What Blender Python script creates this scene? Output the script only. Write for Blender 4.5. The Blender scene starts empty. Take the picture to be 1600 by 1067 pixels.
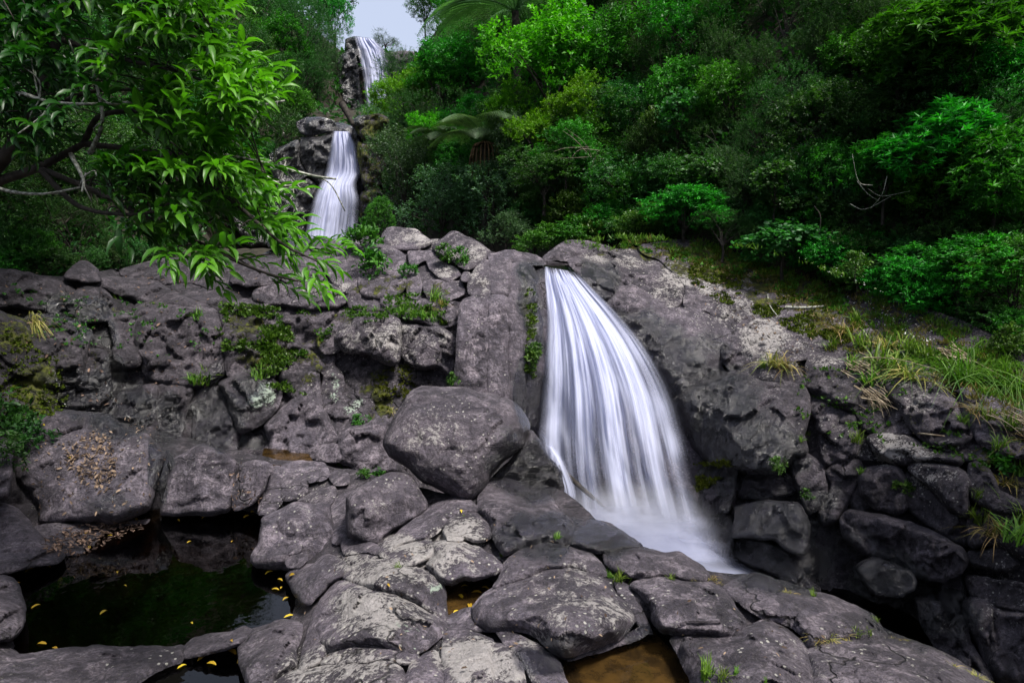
import bpy, math, random
import numpy as np
from mathutils.bvhtree import BVHTree
from mathutils import Vector, Matrix, Euler
R_ = math.radians
rng = np.random.default_rng(7)
random.seed(7)
sc = bpy.context.scene
COL = sc.collection

# ------------------------------------------------------------------ camera, sky, sun, exposure
F, H, PIT = 1040.0, 2.3, math.atan(133.5 / 1040.0)
CP, SP = math.cos(PIT), math.sin(PIT)
cam_data = bpy.data.cameras.new('camera')
cam_data.sensor_width = 36.0
cam_data.lens = 36.0 * F / 1600.0
cam_data.clip_start = 0.05
cam_data.clip_end = 2000.0
cam = bpy.data.objects.new('camera', cam_data)
COL.objects.link(cam)
cam.location = (0, 0, H)
cam.rotation_euler = (math.pi / 2 - PIT, 0, 0)
sc.camera = cam

SUN_EL, SUN_AZ = 64.0, 128.0            # azimuth: compass style, clockwise from +Y
w = bpy.data.worlds.new('World')
sc.world = w
w.use_nodes = True
nt = w.node_tree
bg = nt.nodes['Background']
sky = nt.nodes.new('ShaderNodeTexSky')
sky.sky_type = 'NISHITA'
sky.sun_disc = False
sky.sun_elevation = R_(SUN_EL)
sky.sun_rotation = R_(SUN_AZ)
sky.air_density = 1.0
sky.dust_density = 7.0
sky.ozone_density = 1.0
cl = nt.nodes.new('ShaderNodeMix'); cl.data_type = 'RGBA'      # thin white cloud veiling the blue
cl.inputs[0].default_value = 0.55
nt.links.new(sky.outputs[0], cl.inputs[6]); cl.inputs[7].default_value = (4.3, 4.7, 5.9, 1)
nt.links.new(cl.outputs[2], bg.inputs[0])
bg.inputs[1].default_value = 0.043
sun_d = bpy.data.lights.new('sun', 'SUN')
sun_d.energy = 1.5
sun_d.angle = R_(11)
sun_d.color = (1.0, 0.96, 0.9)
sun = bpy.data.objects.new('sun', sun_d)
COL.objects.link(sun)
az, el = R_(SUN_AZ), R_(SUN_EL)
sdir = Vector((math.sin(az) * math.cos(el), math.cos(az) * math.cos(el), math.sin(el)))
sun.rotation_euler = (-sdir).to_track_quat('-Z', 'Y').to_euler()
sc.view_settings.view_transform = 'Standard'
sc.view_settings.look = 'None'
sc.view_settings.gamma = 1.0
sc.view_settings.use_curve_mapping = False
sc.view_settings.exposure = 2.2
sc.render.engine = 'CYCLES'
sc.cycles.max_bounces = 6
sc.cycles.diffuse_bounces = 3
sc.cycles.glossy_bounces = 2
sc.cycles.transmission_bounces = 4
sc.cycles.transparent_max_bounces = 14
sc.cycles.use_denoising = True
sc.cycles.caustics_reflective = False
sc.cycles.caustics_refractive = False

# ------------------------------------------------------------------ helpers
def P(px, py, d):
    """a point of the place from where it shows in the photograph and how far it lies"""
    px = np.asarray(px, float); py = np.asarray(py, float); d = np.asarray(d, float)
    yp = (533.5 - py) / F
    return np.stack([(px - 800.0) / F * d, d * (CP + yp * SP), H + d * (yp * CP - SP)], -1)

def dz(py, z):
    """distance at which height z shows at row py"""
    yp = (533.5 - np.asarray(py, float)) / F
    return (H - z) / np.maximum(SP - yp * CP, 0.02)

def _h(ix, iy, iz, s):
    n = (ix * 73856093) ^ (iy * 19349663) ^ (iz * 83492791) ^ (s * 2654435761)
    n = (n ^ (n >> 13)) * 1274126177
    n = n & 0x7fffffff
    return ((n ^ (n >> 16)) & 0xffff) / 32767.5 - 1.0

def vnoise(p, seed=0):
    p = np.asarray(p, float)
    i = np.floor(p).astype(np.int64); f = p - i
    u = f * f * f * (f * (f * 6 - 15) + 10)
    r = 0.0
    for a in (0, 1):
        for b in (0, 1):
            for c in (0, 1):
                wt = (u[:, 0] if a else 1 - u[:, 0]) * (u[:, 1] if b else 1 - u[:, 1]) * (u[:, 2] if c else 1 - u[:, 2])
                r = r + wt * _h(i[:, 0] + a, i[:, 1] + b, i[:, 2] + c, seed)
    return r

def fbm(p, octs=3, seed=0, gain=0.5):
    r, a, s = 0.0, 1.0, 1.0
    for k in range(octs):
        r = r + a * vnoise(p * s + 17.3 * k, seed + k); a *= gain; s *= 2.03
    return r

def worley(p, seed=0):
    """broken-stone cells: for each point a facet height of its cell and how near the joint to the next cell is"""
    p = np.asarray(p, float); i = np.floor(p).astype(np.int64)
    f1 = np.full(len(p), 9.0); f2 = np.full(len(p), 9.0); hgt = np.zeros(len(p))
    for a in (-1, 0, 1):
        for b in (-1, 0, 1):
            for c in (-1, 0, 1):
                x, y, z = i[:, 0] + a, i[:, 1] + b, i[:, 2] + c
                ctr = np.stack([x + .5 + .45 * _h(x, y, z, seed), y + .5 + .45 * _h(x, y, z, seed + 1), z + .5 + .45 * _h(x, y, z, seed + 2)], -1)
                dv = p - ctr; d = (dv ** 2).sum(-1) ** .5
                til = np.stack([_h(x, y, z, seed + 3), _h(x, y, z, seed + 4), _h(x, y, z, seed + 5)], -1)
                hh = _h(x, y, z, seed + 6) * .22 + (til * dv).sum(-1) * 1.25
                n = d < f1
                f2 = np.where(n, f1, np.minimum(f2, d)); hgt = np.where(n, hh, hgt); f1 = np.where(n, d, f1)
    return hgt, f2 - f1

def ridged(p, octs=3, seed=0):
    r, a, s = 0.0, 1.0, 1.0
    for k in range(octs):
        r = r + a * (1 - 2 * np.abs(vnoise(p * s + 9.1 * k, seed + k))); a *= 0.5; s *= 2.1
    return r

def mesh_np(name, verts, faces, smooth=True):
    """faces: list of int arrays (n,3) and/or (n,4)"""
    me = bpy.data.meshes.new(name)
    verts = np.ascontiguousarray(verts, dtype=np.float32)
    me.vertices.add(len(verts)); me.vertices.foreach_set('co', verts.ravel())
    loops = np.concatenate([f.ravel() for f in faces]).astype(np.int32)
    tot = np.concatenate([np.full(len(f), f.shape[1], np.int32) for f in faces])
    st = np.concatenate([[0], np.cumsum(tot)[:-1]]).astype(np.int32)
    me.loops.add(len(loops)); me.loops.foreach_set('vertex_index', loops)
    me.polygons.add(len(tot)); me.polygons.foreach_set('loop_start', st)
    me.polygons.foreach_set('loop_total', tot)
    me.polygons.foreach_set('use_smooth', np.full(len(tot), smooth))
    me.update(calc_edges=True)
    return me

def attr(me, name, val):
    a = me.attributes.new(name, 'FLOAT', 'POINT')
    a.data.foreach_set('value', np.ascontiguousarray(val, dtype=np.float32))

def put(name, me, mat=None, parent=None, loc=None):
    o = bpy.data.objects.new(name, me)
    COL.objects.link(o)
    if mat is not None and len(me.materials) == 0: me.materials.append(mat)
    if parent is not None: o.parent = parent
    if loc is not None: o.location = loc
    return o

def tag(o, label=None, cat=None, group=None, kind=None):
    if label: o['label'] = label
    if cat: o['category'] = cat
    if group: o['group'] = group
    if kind: o['kind'] = kind
    return o

def empty(name, loc=(0, 0, 0)):
    o = bpy.data.objects.new(name, None)
    o.empty_display_size = 0.1
    COL.objects.link(o); o.location = loc
    return o

def nrm(v):
    return v / np.maximum(np.linalg.norm(v, axis=-1, keepdims=True), 1e-9)

def tubes(lines, sides=6):
    """lines: list of (pts (n,3), radii (n)) -> verts, [quads]"""
    V, Q, T, off = [], [], [], 0
    for pts, rad in lines:
        pts = np.asarray(pts, float); rad = np.atleast_1d(np.asarray(rad, float)); rad = np.interp(np.linspace(0, 1, len(pts)), np.linspace(0, 1, len(rad)), rad) if len(rad) > 1 else np.full(len(pts), rad[0])
        t = nrm(np.gradient(pts, axis=0))
        ref = np.where(np.abs(t[:, 2:3]) > 0.9, [[1.0, 0, 0]], [[0, 0, 1.0]])
        a = nrm(np.cross(t, ref)); b = np.cross(t, a)
        ang = np.arange(sides) * 2 * math.pi / sides
        ring = pts[:, None] + rad[:, None, None] * (np.cos(ang)[None, :, None] * a[:, None] + np.sin(ang)[None, :, None] * b[:, None])
        n = len(pts)
        V.append(ring.reshape(-1, 3))
        i = np.arange(n - 1)[:, None] * sides + np.arange(sides)[None]
        j = np.arange(n - 1)[:, None] * sides + (np.arange(sides)[None] + 1) % sides
        Q.append(np.stack([i, j, j + sides, i + sides], -1).reshape(-1, 4) + off)
        for r0 in (0, (n - 1) * sides):
            k = np.arange(1, sides - 1)
            T.append(np.stack([np.full_like(k, r0), r0 + k, r0 + k + 1], -1) + off)
        off += n * sides
    return np.concatenate(V), [np.concatenate(Q), np.concatenate(T)]

def curve_pts(pts, n=12):
    """smooth polyline through the points (Catmull-Rom)"""
    p = np.asarray(pts, float)
    p = np.concatenate([[2 * p[0] - p[1]], p, [2 * p[-1] - p[-2]]])
    out = []
    m = len(p) - 3
    for i in range(m):
        t = np.linspace(0, 1, max(2, n // m + 1), endpoint=(i == m - 1))[:, None]
        a, b, c, d = p[i], p[i + 1], p[i + 2], p[i + 3]
        out.append(0.5 * (2 * b + (c - a) * t + (2 * a - 5 * b + 4 * c - d) * t ** 2 + (3 * b - a - 3 * c + d) * t ** 3))
    return np.concatenate(out)

# ------------------------------------------------------------------ materials
def new_mat(name):
    m = bpy.data.materials.new(name); m.use_nodes = True
    t = m.node_tree; t.nodes.clear()
    out = t.nodes.new('ShaderNodeOutputMaterial')
    return m, t, out

class N:
    """small node helper"""
    def __init__(s, t): s.t = t
    def node(s, kind, **kw):
        n = s.t.nodes.new('ShaderNode' + kind)
        for k, v in kw.items(): setattr(n, k, v)
        return n
    def setin(s, n, key, v):
        i = n.inputs[key]
        if isinstance(v, bpy.types.NodeSocket): s.t.links.new(v, i)
        else: i.default_value = v
    def math(s, op, a, b=None, clamp=False):
        n = s.node('Math', operation=op, use_clamp=clamp)
        s.setin(n, 0, a)
        if b is not None: s.setin(n, 1, b)
        return n.outputs[0]
    def noise(s, vec, scale, detail=4, rough=0.55, dist=0.0, out=0):
        n = s.node('TexNoise')
        s.setin(n, 'Vector', vec); s.setin(n, 'Scale', scale); s.setin(n, 'Detail', detail)
        s.setin(n, 'Roughness', rough); s.setin(n, 'Distortion', dist)
        return n.outputs[out]
    def step(s, x, lo, hi, a=0.0, b=1.0):
        n = s.node('MapRange', interpolation_type='SMOOTHSTEP')
        s.setin(n, 0, x); s.setin(n, 1, lo); s.setin(n, 2, hi); s.setin(n, 3, a); s.setin(n, 4, b)
        return n.outputs[0]
    def mix(s, f, a, b, blend='MIX'):
        n = s.node('Mix', data_type='RGBA', blend_type=blend)
        s.setin(n, 0, f)
        for k, v in ((6, a), (7, b)):
            s.setin(n, k, v if isinstance(v, bpy.types.NodeSocket) else (*v, 1.0))
        return n.outputs[2]
    def attr(s, name):
        return s.node('Attribute', attribute_type='GEOMETRY', attribute_name=name).outputs['Fac']
    def scale(s, vec, xyz):
        n = s.node('Mapping'); s.setin(n, 0, vec); n.inputs['Scale'].default_value = xyz
        return n.outputs[0]

def rock_material():
    m, t, out = new_mat('basalt')
    g = N(t)
    pos = g.node('NewGeometry').outputs['Position']
    wet, pale, moss, green, tone = (g.attr(k) for k in ('wet', 'pale', 'moss', 'green', 'tone'))
    frac = g.attr('frac')
    big = g.noise(pos, 1.7, 4, 0.6)
    med = g.noise(pos, 8.0, 7, 0.72, 0.4)
    fine = g.noise(pos, 42.0, 5, 0.75)
    grit = g.noise(pos, 140.0, 2, 0.6)
    strat = g.noise(g.scale(pos, (4, 4, 20)), 1.3, 5, 0.65, 0.8)
    warp = g.node('VectorMath', operation='SCALE'); g.setin(warp, 0, g.noise(pos, 3.0, 3, 0.6, 0, 1)); warp.inputs['Scale'].default_value = 0.22
    wp = g.node('VectorMath', operation='ADD'); g.setin(wp, 0, pos); g.setin(wp, 1, warp.outputs[0])
    def shards(sc_, rot):
        # broken facets: every cell is a plane with its own tilt
        mp = g.node('Mapping'); g.setin(mp, 0, wp.outputs[0]); mp.inputs['Scale'].default_value = (sc_, sc_, sc_ * 1.35); mp.inputs['Rotation'].default_value = rot
        vo = g.node('TexVoronoi'); g.setin(vo, 'Vector', mp.outputs[0]); g.setin(vo, 'Scale', 1.0)
        sub = g.node('VectorMath', operation='SUBTRACT'); g.setin(sub, 0, mp.outputs[0]); g.setin(sub, 1, vo.outputs['Position'])
        cc = g.node('VectorMath', operation='SUBTRACT'); g.setin(cc, 0, vo.outputs['Color']); cc.inputs[1].default_value = (.5, .5, .5)
        dt = g.node('VectorMath', operation='DOT_PRODUCT'); g.setin(dt, 0, sub.outputs[0]); g.setin(dt, 1, cc.outputs[0])
        sp = g.node('SeparateXYZ'); g.setin(sp, 0, vo.outputs['Color'])
        return g.math('ADD', dt.outputs['Value'], g.math('MULTIPLY', sp.outputs[0], 0.35)), sp.outputs[1]
    sh1, id1 = shards(4.6, (.4, .3, .5))
    sh2, id2 = shards(13.0, (.9, .2, 1.1))
    base = g.mix(g.step(big, 0.32, 0.68), (0.032, 0.028, 0.039), (0.112, 0.097, 0.121))
    base = g.mix(g.step(med, 0.44, 0.66), base, (0.235, 0.206, 0.240))
    base = g.mix(g.step(strat, 0.52, 0.70, 0, 0.4), base, (0.048, 0.042, 0.052))
    base = g.mix(1.0, base, g.mix(id1, (.62, .62, .66), (1.32, 1.29, 1.27)), 'MULTIPLY')
    base = g.mix(g.step(fine, 0.36, 0.60, 0.75, 0.0), base, (0.022, 0.019, 0.022))
    base = g.mix(g.step(grit, 0.55, 0.75, 0.0, 0.35), base, (0.26, 0.235, 0.225))
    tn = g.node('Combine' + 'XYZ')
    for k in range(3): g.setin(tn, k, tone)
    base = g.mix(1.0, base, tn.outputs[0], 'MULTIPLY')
    # crusty pale lichen in specks and sheets
    lo = g.math('SUBTRACT', 0.70, g.math('MULTIPLY', pale, 0.295))
    spk = g.math('ADD', g.math('MULTIPLY', med, 0.50), g.math('MULTIPLY', fine, 0.52))
    spk = g.math('ADD', spk, g.math('MULTIPLY', g.math('SUBTRACT', big, 0.5), 0.35))
    pm = g.step(spk, lo, g.math('ADD', lo, 0.055))
    base = g.mix(g.math('MULTIPLY', pm, 0.86), base, g.mix(fine, (0.20, 0.185, 0.18), (0.50, 0.475, 0.46)))
    v = g.node('TexVoronoi'); g.setin(v, 'Vector', pos); g.setin(v, 'Scale', 20.0)
    sp2 = g.math('MULTIPLY', g.step(v.outputs[0], 0.20, 0.12), g.step(g.noise(pos, 3.3, 2), 0.60, 0.44))
    sp2 = g.math('MULTIPLY', sp2, g.step(pale, 0.03, 0.4))
    base = g.mix(sp2, base, (0.44, 0.43, 0.39))
    # blue-green lichen plates
    gl = g.math('SUBTRACT', 0.92, g.math('MULTIPLY', green, 0.45))
    gm = g.step(g.math('ADD', g.math('MULTIPLY', g.noise(pos, 5.5, 3), 0.45), g.math('MULTIPLY', g.noise(pos, 38.0, 4, 0.7), 0.55)), gl, g.math('ADD', gl, 0.05))
    base = g.mix(gm, base, g.mix(fine, (0.21, 0.27, 0.22), (0.42, 0.49, 0.41)))
    # moss
    ml = g.math('SUBTRACT', 0.88, g.math('MULTIPLY', moss, 0.55))
    mn = g.math('ADD', g.math('MULTIPLY', g.noise(pos, 4.5, 4, 0.6), 0.55), g.math('MULTIPLY', g.noise(pos, 27.0, 4, 0.7), 0.45))
    mm = g.step(mn, ml, g.math('ADD', ml, 0.07))
    base = g.mix(mm, base, g.mix(g.step(g.noise(pos, 12, 3), 0.35, 0.65), (0.022, 0.026, 0.006), (0.095, 0.105, 0.012)))
    # cracks
    wv = g.node('VectorMath', operation='ADD')
    g.setin(wv, 0, pos)
    wn = g.node('VectorMath', operation='SCALE')
    g.setin(wn, 0, g.noise(pos, 2.2, 3, 0.6, 0, 1)); wn.inputs['Scale'].default_value = 0.55
    g.setin(wv, 1, wn.outputs[0])
    vc = g.node('TexVoronoi', feature='DISTANCE_TO_EDGE'); g.setin(vc, 'Vector', wv.outputs[0]); g.setin(vc, 'Scale', 1.1)
    crack = g.math('MULTIPLY', g.step(vc.outputs[0], 0.0, 0.013, 1.0, 0.0), g.step(g.noise(pos, 1.1, 2), 0.5, 0.6))
    base = g.mix(g.math('MULTIPLY', crack, 0.75), base, (0.014, 0.012, 0.012))
    wetn = g.step(g.math('ADD', wet, g.math('MULTIPLY', g.math('SUBTRACT', med, 0.5), 0.9)), 0.3, 0.62)
    dry = base
    wetc = g.mix(1.0, base, (0.13, 0.13, 0.18), 'MULTIPLY')
    base = g.mix(wetn, dry, wetc)
    b = g.node('BsdfPrincipled')
    g.setin(b, 'Base Color', base)
    g.setin(b, 'Roughness', g.step(wetn, 0.0, 1.0, 0.82, g.math('ADD', 0.05, g.math('MULTIPLY', med, 0.36))))
    g.setin(b, 'Specular IOR Level', g.step(wetn, 0, 1, 0.35, 0.75))
    hgt = g.math('ADD', g.math('MULTIPLY', med, 0.75), g.math('MULTIPLY', fine, 0.30))
    hgt = g.math('ADD', hgt, g.math('MULTIPLY', grit, 0.07))
    hgt = g.math('ADD', hgt, g.math('MULTIPLY', strat, 0.22))
    shd = g.math('ADD', g.math('MULTIPLY', sh1, 1.1), g.math('MULTIPLY', sh2, 0.42))
    hgt = g.math('ADD', hgt, g.math('MULTIPLY', shd, frac))
    hgt = g.math('ADD', hgt, g.math('MULTIPLY', mm, 0.3))
    hgt = g.math('ADD', hgt, g.math('MULTIPLY', pm, 0.06))
    hgt = g.math('SUBTRACT', hgt, g.math('MULTIPLY', crack, 0.5))
    bp = g.node('Bump'); bp.inputs['Strength'].default_value = 1.0; bp.inputs['Distance'].default_value = 0.085
    g.setin(bp, 'Height', hgt)
    t.links.new(bp.outputs[0], b.inputs['Normal'])
    b2 = g.node('Bump'); b2.inputs['Strength'].default_value = 0.9; b2.inputs['Distance'].default_value = 0.06
    g.setin(b2, 'Height', g.math('ADD', g.math('MULTIPLY', med, 0.35), g.math('ADD', g.math('MULTIPLY', sh1, 0.6), g.math('MULTIPLY', sh2, 0.4))))
    g.setin(b, 'Coat Weight', g.math('MULTIPLY', wetn, 0.38)); b.inputs['Coat Roughness'].default_value = 0.2
    t.links.new(b2.outputs[0], b.inputs['Coat Normal'])
    t.links.new(b.outputs[0], out.inputs[0])
    return m

def leaf_material(name, dark, bright, gloss=0.5, trans=0.34, hue=0.02, spec=0.32):
    m, t, out = new_mat(name)
    g = N(t)
    tint = g.attr('tint')
    oi = g.node('ObjectInfo').outputs['Random']
    c = g.mix(tint, dark, bright)
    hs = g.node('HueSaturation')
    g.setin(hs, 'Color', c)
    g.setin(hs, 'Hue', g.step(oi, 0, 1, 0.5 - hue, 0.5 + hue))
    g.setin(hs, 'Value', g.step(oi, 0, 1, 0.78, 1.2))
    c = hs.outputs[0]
    b = g.node('BsdfPrincipled')
    g.setin(b, 'Base Color', c); b.inputs['Roughness'].default_value = gloss
    b.inputs['Specular IOR Level'].default_value = spec
    tr = g.node('BsdfTranslucent')
    g.setin(tr, 'Color', g.mix(1.0, c, (0.95, 1.25, 0.45), 'MULTIPLY'))
    mx = g.node('MixShader'); mx.inputs[0].default_value = trans
    t.links.new(b.outputs[0], mx.inputs[1]); t.links.new(tr.outputs[0], mx.inputs[2])
    t.links.new(mx.outputs[0], out.inputs[0])
    return m

def plain_material(name, c1, c2, scale=8.0, rough=0.8, bump=0.4, dist=0.01, spec=0.3):
    m, t, out = new_mat(name)
    g = N(t)
    pos = g.node('NewGeometry').outputs['Position']
    n = g.noise(pos, scale, 6, 0.65)
    b = g.node('BsdfPrincipled')
    g.setin(b, 'Base Color', g.mix(g.step(n, 0.35, 0.65), c1, c2))
    b.inputs['Roughness'].default_value = rough
    b.inputs['Specular IOR Level'].default_value = spec
    bp = g.node('Bump'); bp.inputs['Strength'].default_value = bump; bp.inputs['Distance'].default_value = dist
    g.setin(bp, 'Height', n); t.links.new(bp.outputs[0], b.inputs['Normal'])
    t.links.new(b.outputs[0], out.inputs[0])
    return m

def fall_material(name, seed, density, fu=34.0, fv=1.3, soft=0.16):
    """silky falling water: white strands with clear gaps between them, along the sheet's own u (across) and v (down)"""
    m, t, out = new_mat(name)
    g = N(t)
    uv = g.node('UVMap').outputs[0]
    sx = g.node('SeparateXYZ'); g.setin(sx, 0, uv)
    u, v = sx.outputs[0], sx.outputs[1]
    cx = g.node('CombineXYZ'); g.setin(cx, 0, g.math('MULTIPLY', u, fu)); g.setin(cx, 1, g.math('MULTIPLY', v, fv)); cx.inputs[2].default_value = seed
    cy = g.node('CombineXYZ'); g.setin(cy, 0, g.math('MULTIPLY', u, fu * 0.22)); g.setin(cy, 1, g.math('MULTIPLY', v, fv * 0.55)); cy.inputs[2].default_value = seed + 7.7
    cz = g.node('CombineXYZ'); g.setin(cz, 0, g.math('MULTIPLY', u, fu * 3.1)); g.setin(cz, 1, g.math('MULTIPLY', v, fv * 1.4)); cz.inputs[2].default_value = seed + 3.1
    s1 = g.noise(cx.outputs[0], 1.0, 2, 0.5)
    s2 = g.noise(cy.outputs[0], 1.0, 2, 0.5)
    s3 = g.noise(cz.outputs[0], 1.0, 2, 0.5)
    s = g.math('ADD', g.math('ADD', g.math('MULTIPLY', s1, 0.36), g.math('MULTIPLY', s2, 0.53)), g.math('MULTIPLY', s3, 0.11))
    dens = g.attr('dens')
    lo = g.math('SUBTRACT', 0.72, g.math('MULTIPLY', dens, density))
    a = g.step(s, g.math('SUBTRACT', lo, soft), g.math('ADD', lo, soft))
    a = g.math('MULTIPLY', a, g.attr('edge'), clamp=True)
    d = g.node('BsdfDiffuse'); d.inputs[0].default_value = (0.60, 0.63, 0.80, 1)
    tl = g.node('BsdfTranslucent'); tl.inputs[0].default_value = (0.60, 0.63, 0.80, 1)
    m1 = g.node('MixShader'); m1.inputs[0].default_value = 0.42
    t.links.new(d.outputs[0], m1.inputs[1]); t.links.new(tl.outputs[0], m1.inputs[2])
    tp = g.node('BsdfTransparent')
    m2 = g.node('MixShader')
    t.links.new(a, m2.inputs[0]); t.links.new(tp.outputs[0], m2.inputs[1]); t.links.new(m1.outputs[0], m2.inputs[2])
    t.links.new(m2.outputs[0], out.inputs[0])
    return m

def still_water(name, tint, rough=0.02, wave=0.12, scale=5.0):
    m, t, out = new_mat(name)
    g = N(t)
    pos = g.node('NewGeometry').outputs['Position']
    gl = g.node('BsdfGlossy'); gl.inputs['Roughness'].default_value = rough
    gl.inputs[0].default_value = (1, 1, 1, 1)
    tp = g.node('BsdfTransparent'); tp.inputs[0].default_value = (*tint, 1)
    fr = g.node('Fresnel'); fr.inputs['IOR'].default_value = 1.33
    bp = g.node('Bump'); bp.inputs['Strength'].default_value = wave; bp.inputs['Distance'].default_value = 0.02
    g.setin(bp, 'Height', g.noise(g.scale(pos, (1, 1, 1)), scale, 3, 0.5))
    t.links.new(bp.outputs[0], gl.inputs['Normal']); t.links.new(bp.outputs[0], fr.inputs['Normal'])
    mx = g.node('MixShader')
    t.links.new(fr.outputs[0], mx.inputs[0]); t.links.new(tp.outputs[0], mx.inputs[1]); t.links.new(gl.outputs[0], mx.inputs[2])
    t.links.new(mx.outputs[0], out.inputs[0])
    return m

ROCK = rock_material()
SOIL = plain_material('forest soil', (0.010, 0.009, 0.006), (0.030, 0.026, 0.016), 5.0, 0.9, 0.6, 0.05)
SILT = plain_material('brown silt', (0.020, 0.012, 0.004), (0.055, 0.032, 0.008), 9.0, 0.8, 0.4, 0.01)
MUD = plain_material('dark pool bed', (0.004, 0.004, 0.003), (0.012, 0.010, 0.007), 4.0, 0.8, 0.4, 0.02)
BARK = plain_material('dark bark', (0.012, 0.010, 0.008), (0.045, 0.038, 0.032), 14.0, 0.85, 0.8, 0.01)
PALEBARK = plain_material('lichened bark', (0.10, 0.10, 0.085), (0.42, 0.43, 0.37), 40.0, 0.9, 0.9, 0.01)
STRAW = plain_material('dead straw', (0.16, 0.12, 0.075), (0.42, 0.35, 0.25), 12.0, 0.8, 0.2, 0.002)
DRIFT = plain_material('bleached wood', (0.10, 0.075, 0.055), (0.28, 0.23, 0.19), 18.0, 0.8, 0.6, 0.01)
LF_SHRUB = leaf_material('dark shrub leaves', (0.011, 0.050, 0.011), (0.058, 0.185, 0.030))
LF_GREY = leaf_material('grey green leaves', (0.026, 0.068, 0.028), (0.10, 0.20, 0.085), 0.5)
LF_BRIGHT = leaf_material('bright young leaves', (0.035, 0.15, 0.004), (0.16, 0.42, 0.010), 0.5, 0.4)
LF_MID = leaf_material('mid green leaves', (0.011, 0.075, 0.009), (0.070, 0.34, 0.018))
LF_FINE = leaf_material('olive fine leaves', (0.012, 0.042, 0.010), (0.058, 0.160, 0.028), 0.55, 0.3)
LF_PEACH = leaf_material('long narrow leaves', (0.010, 0.072, 0.010), (0.125, 0.43, 0.016), 0.42, 0.4, 0.012, 0.4)
LF_FERN = leaf_material('fern fronds', (0.050, 0.11, 0.050), (0.15, 0.27, 0.12), 0.5, 0.3)
LF_GRASS = leaf_material('grass blades', (0.035, 0.09, 0.010), (0.18, 0.30, 0.035), 0.5, 0.35)
LF_DRYGRASS = leaf_material('drying grass blades', (0.10, 0.13, 0.02), (0.36, 0.26, 0.10), 0.6, 0.3)
LF_HERB = leaf_material('small herb leaves', (0.025, 0.09, 0.010), (0.09, 0.21, 0.020), 0.45, 0.3)
LF_MOSS = leaf_material('moss cushions', (0.030, 0.045, 0.004), (0.10, 0.14, 0.012), 0.9, 0.1, 0.03, 0.1)
LF_LITTER = leaf_material('brown litter', (0.040, 0.026, 0.018), (0.30, 0.22, 0.15), 0.7, 0.05, 0.02, 0.2)
LF_YELLOW = leaf_material('yellow fallen leaf', (0.26, 0.16, 0.012), (0.50, 0.36, 0.03), 0.5, 0.1, 0.01, 0.3)
LF_BROWNFROND = leaf_material('dead fronds', (0.040, 0.020, 0.010), (0.13, 0.065, 0.035), 0.7, 0.1)
PETAL = leaf_material('white petals', (0.6, 0.6, 0.58), (0.8, 0.8, 0.78), 0.6, 0.2, 0.0, 0.2)
# ------------------------------------------------------------------ how far the rock lies: two smooth surfaces, near ledge and far walls
class Field:
    def __init__(s, pts):
        p = np.array(pts, float)
        s.c = p[:, :2] / 400.0
        A = s.k(s.c, s.c) + 0.02 * np.eye(len(p))
        B = np.concatenate([s.c, np.ones((len(p), 1))], 1)
        n = len(p)
        M = np.block([[A, B], [B.T, np.zeros((3, 3))]])
        s.w = np.linalg.solve(M, np.concatenate([1.0 / p[:, 2], np.zeros(3)]))
        s.lo, s.hi = (1 / p[:, 2]).min() * 0.85, (1 / p[:, 2]).max() * 1.15
    @staticmethod
    def k(a, b):
        return -np.sqrt(((a[:, None] - b[None]) ** 2).sum(-1) + 1e-9)
    def __call__(s, px, py):
        px = np.asarray(px, float); sh = px.shape
        q = np.stack([px.ravel(), np.asarray(py, float).ravel()], -1) / 400.0
        r = np.empty(len(q))
        for i in range(0, len(q), 20000):
            c = q[i:i + 20000]
            r[i:i + 20000] = s.k(c, s.c) @ s.w[:-3] + c @ s.w[-3:-1] + s.w[-1]
        return (1 / np.clip(r, s.lo, s.hi)).reshape(sh)

NEAR = [(0,1067,.1),(200,1067,.06),(400,1060,.16),(600,1060,.40),(800,1060,.45),(1000,1040,.34),(1200,1060,.45),(1400,1060,.40),(1540,1065,.28),
 (380,980,.1),(480,980,.2),(600,920,.45),(700,960,.30),(860,950,.46),(1000,950,.45),(1150,950,.45),(1300,960,.36),(1400,1000,.30),
 (600,870,.42),(700,850,.50),(850,880,.50),(1000,870,.45),(1100,890,.45),(1200,900,.40),(850,800,.45),(800,760,.5),(700,790,.5),
 (480,840,.15),(600,800,.33),(480,760,.2),(400,760,.2),(320,750,.2),(150,815,.02),(150,740,.3),(150,645,.62),(240,690,.4),(30,720,.5),(60,650,.65),
 (0,830,.1),(0,960,.1),(240,810,.02),(340,810,.02),(400,870,0.),(440,950,0.),(100,1000,.02),(300,1000,.03),(-100,900,.2),(-100,1067,.2)]
NEAR = Field([(x, y, float(dz(y, z))) for x, y, z in NEAR])
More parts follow.
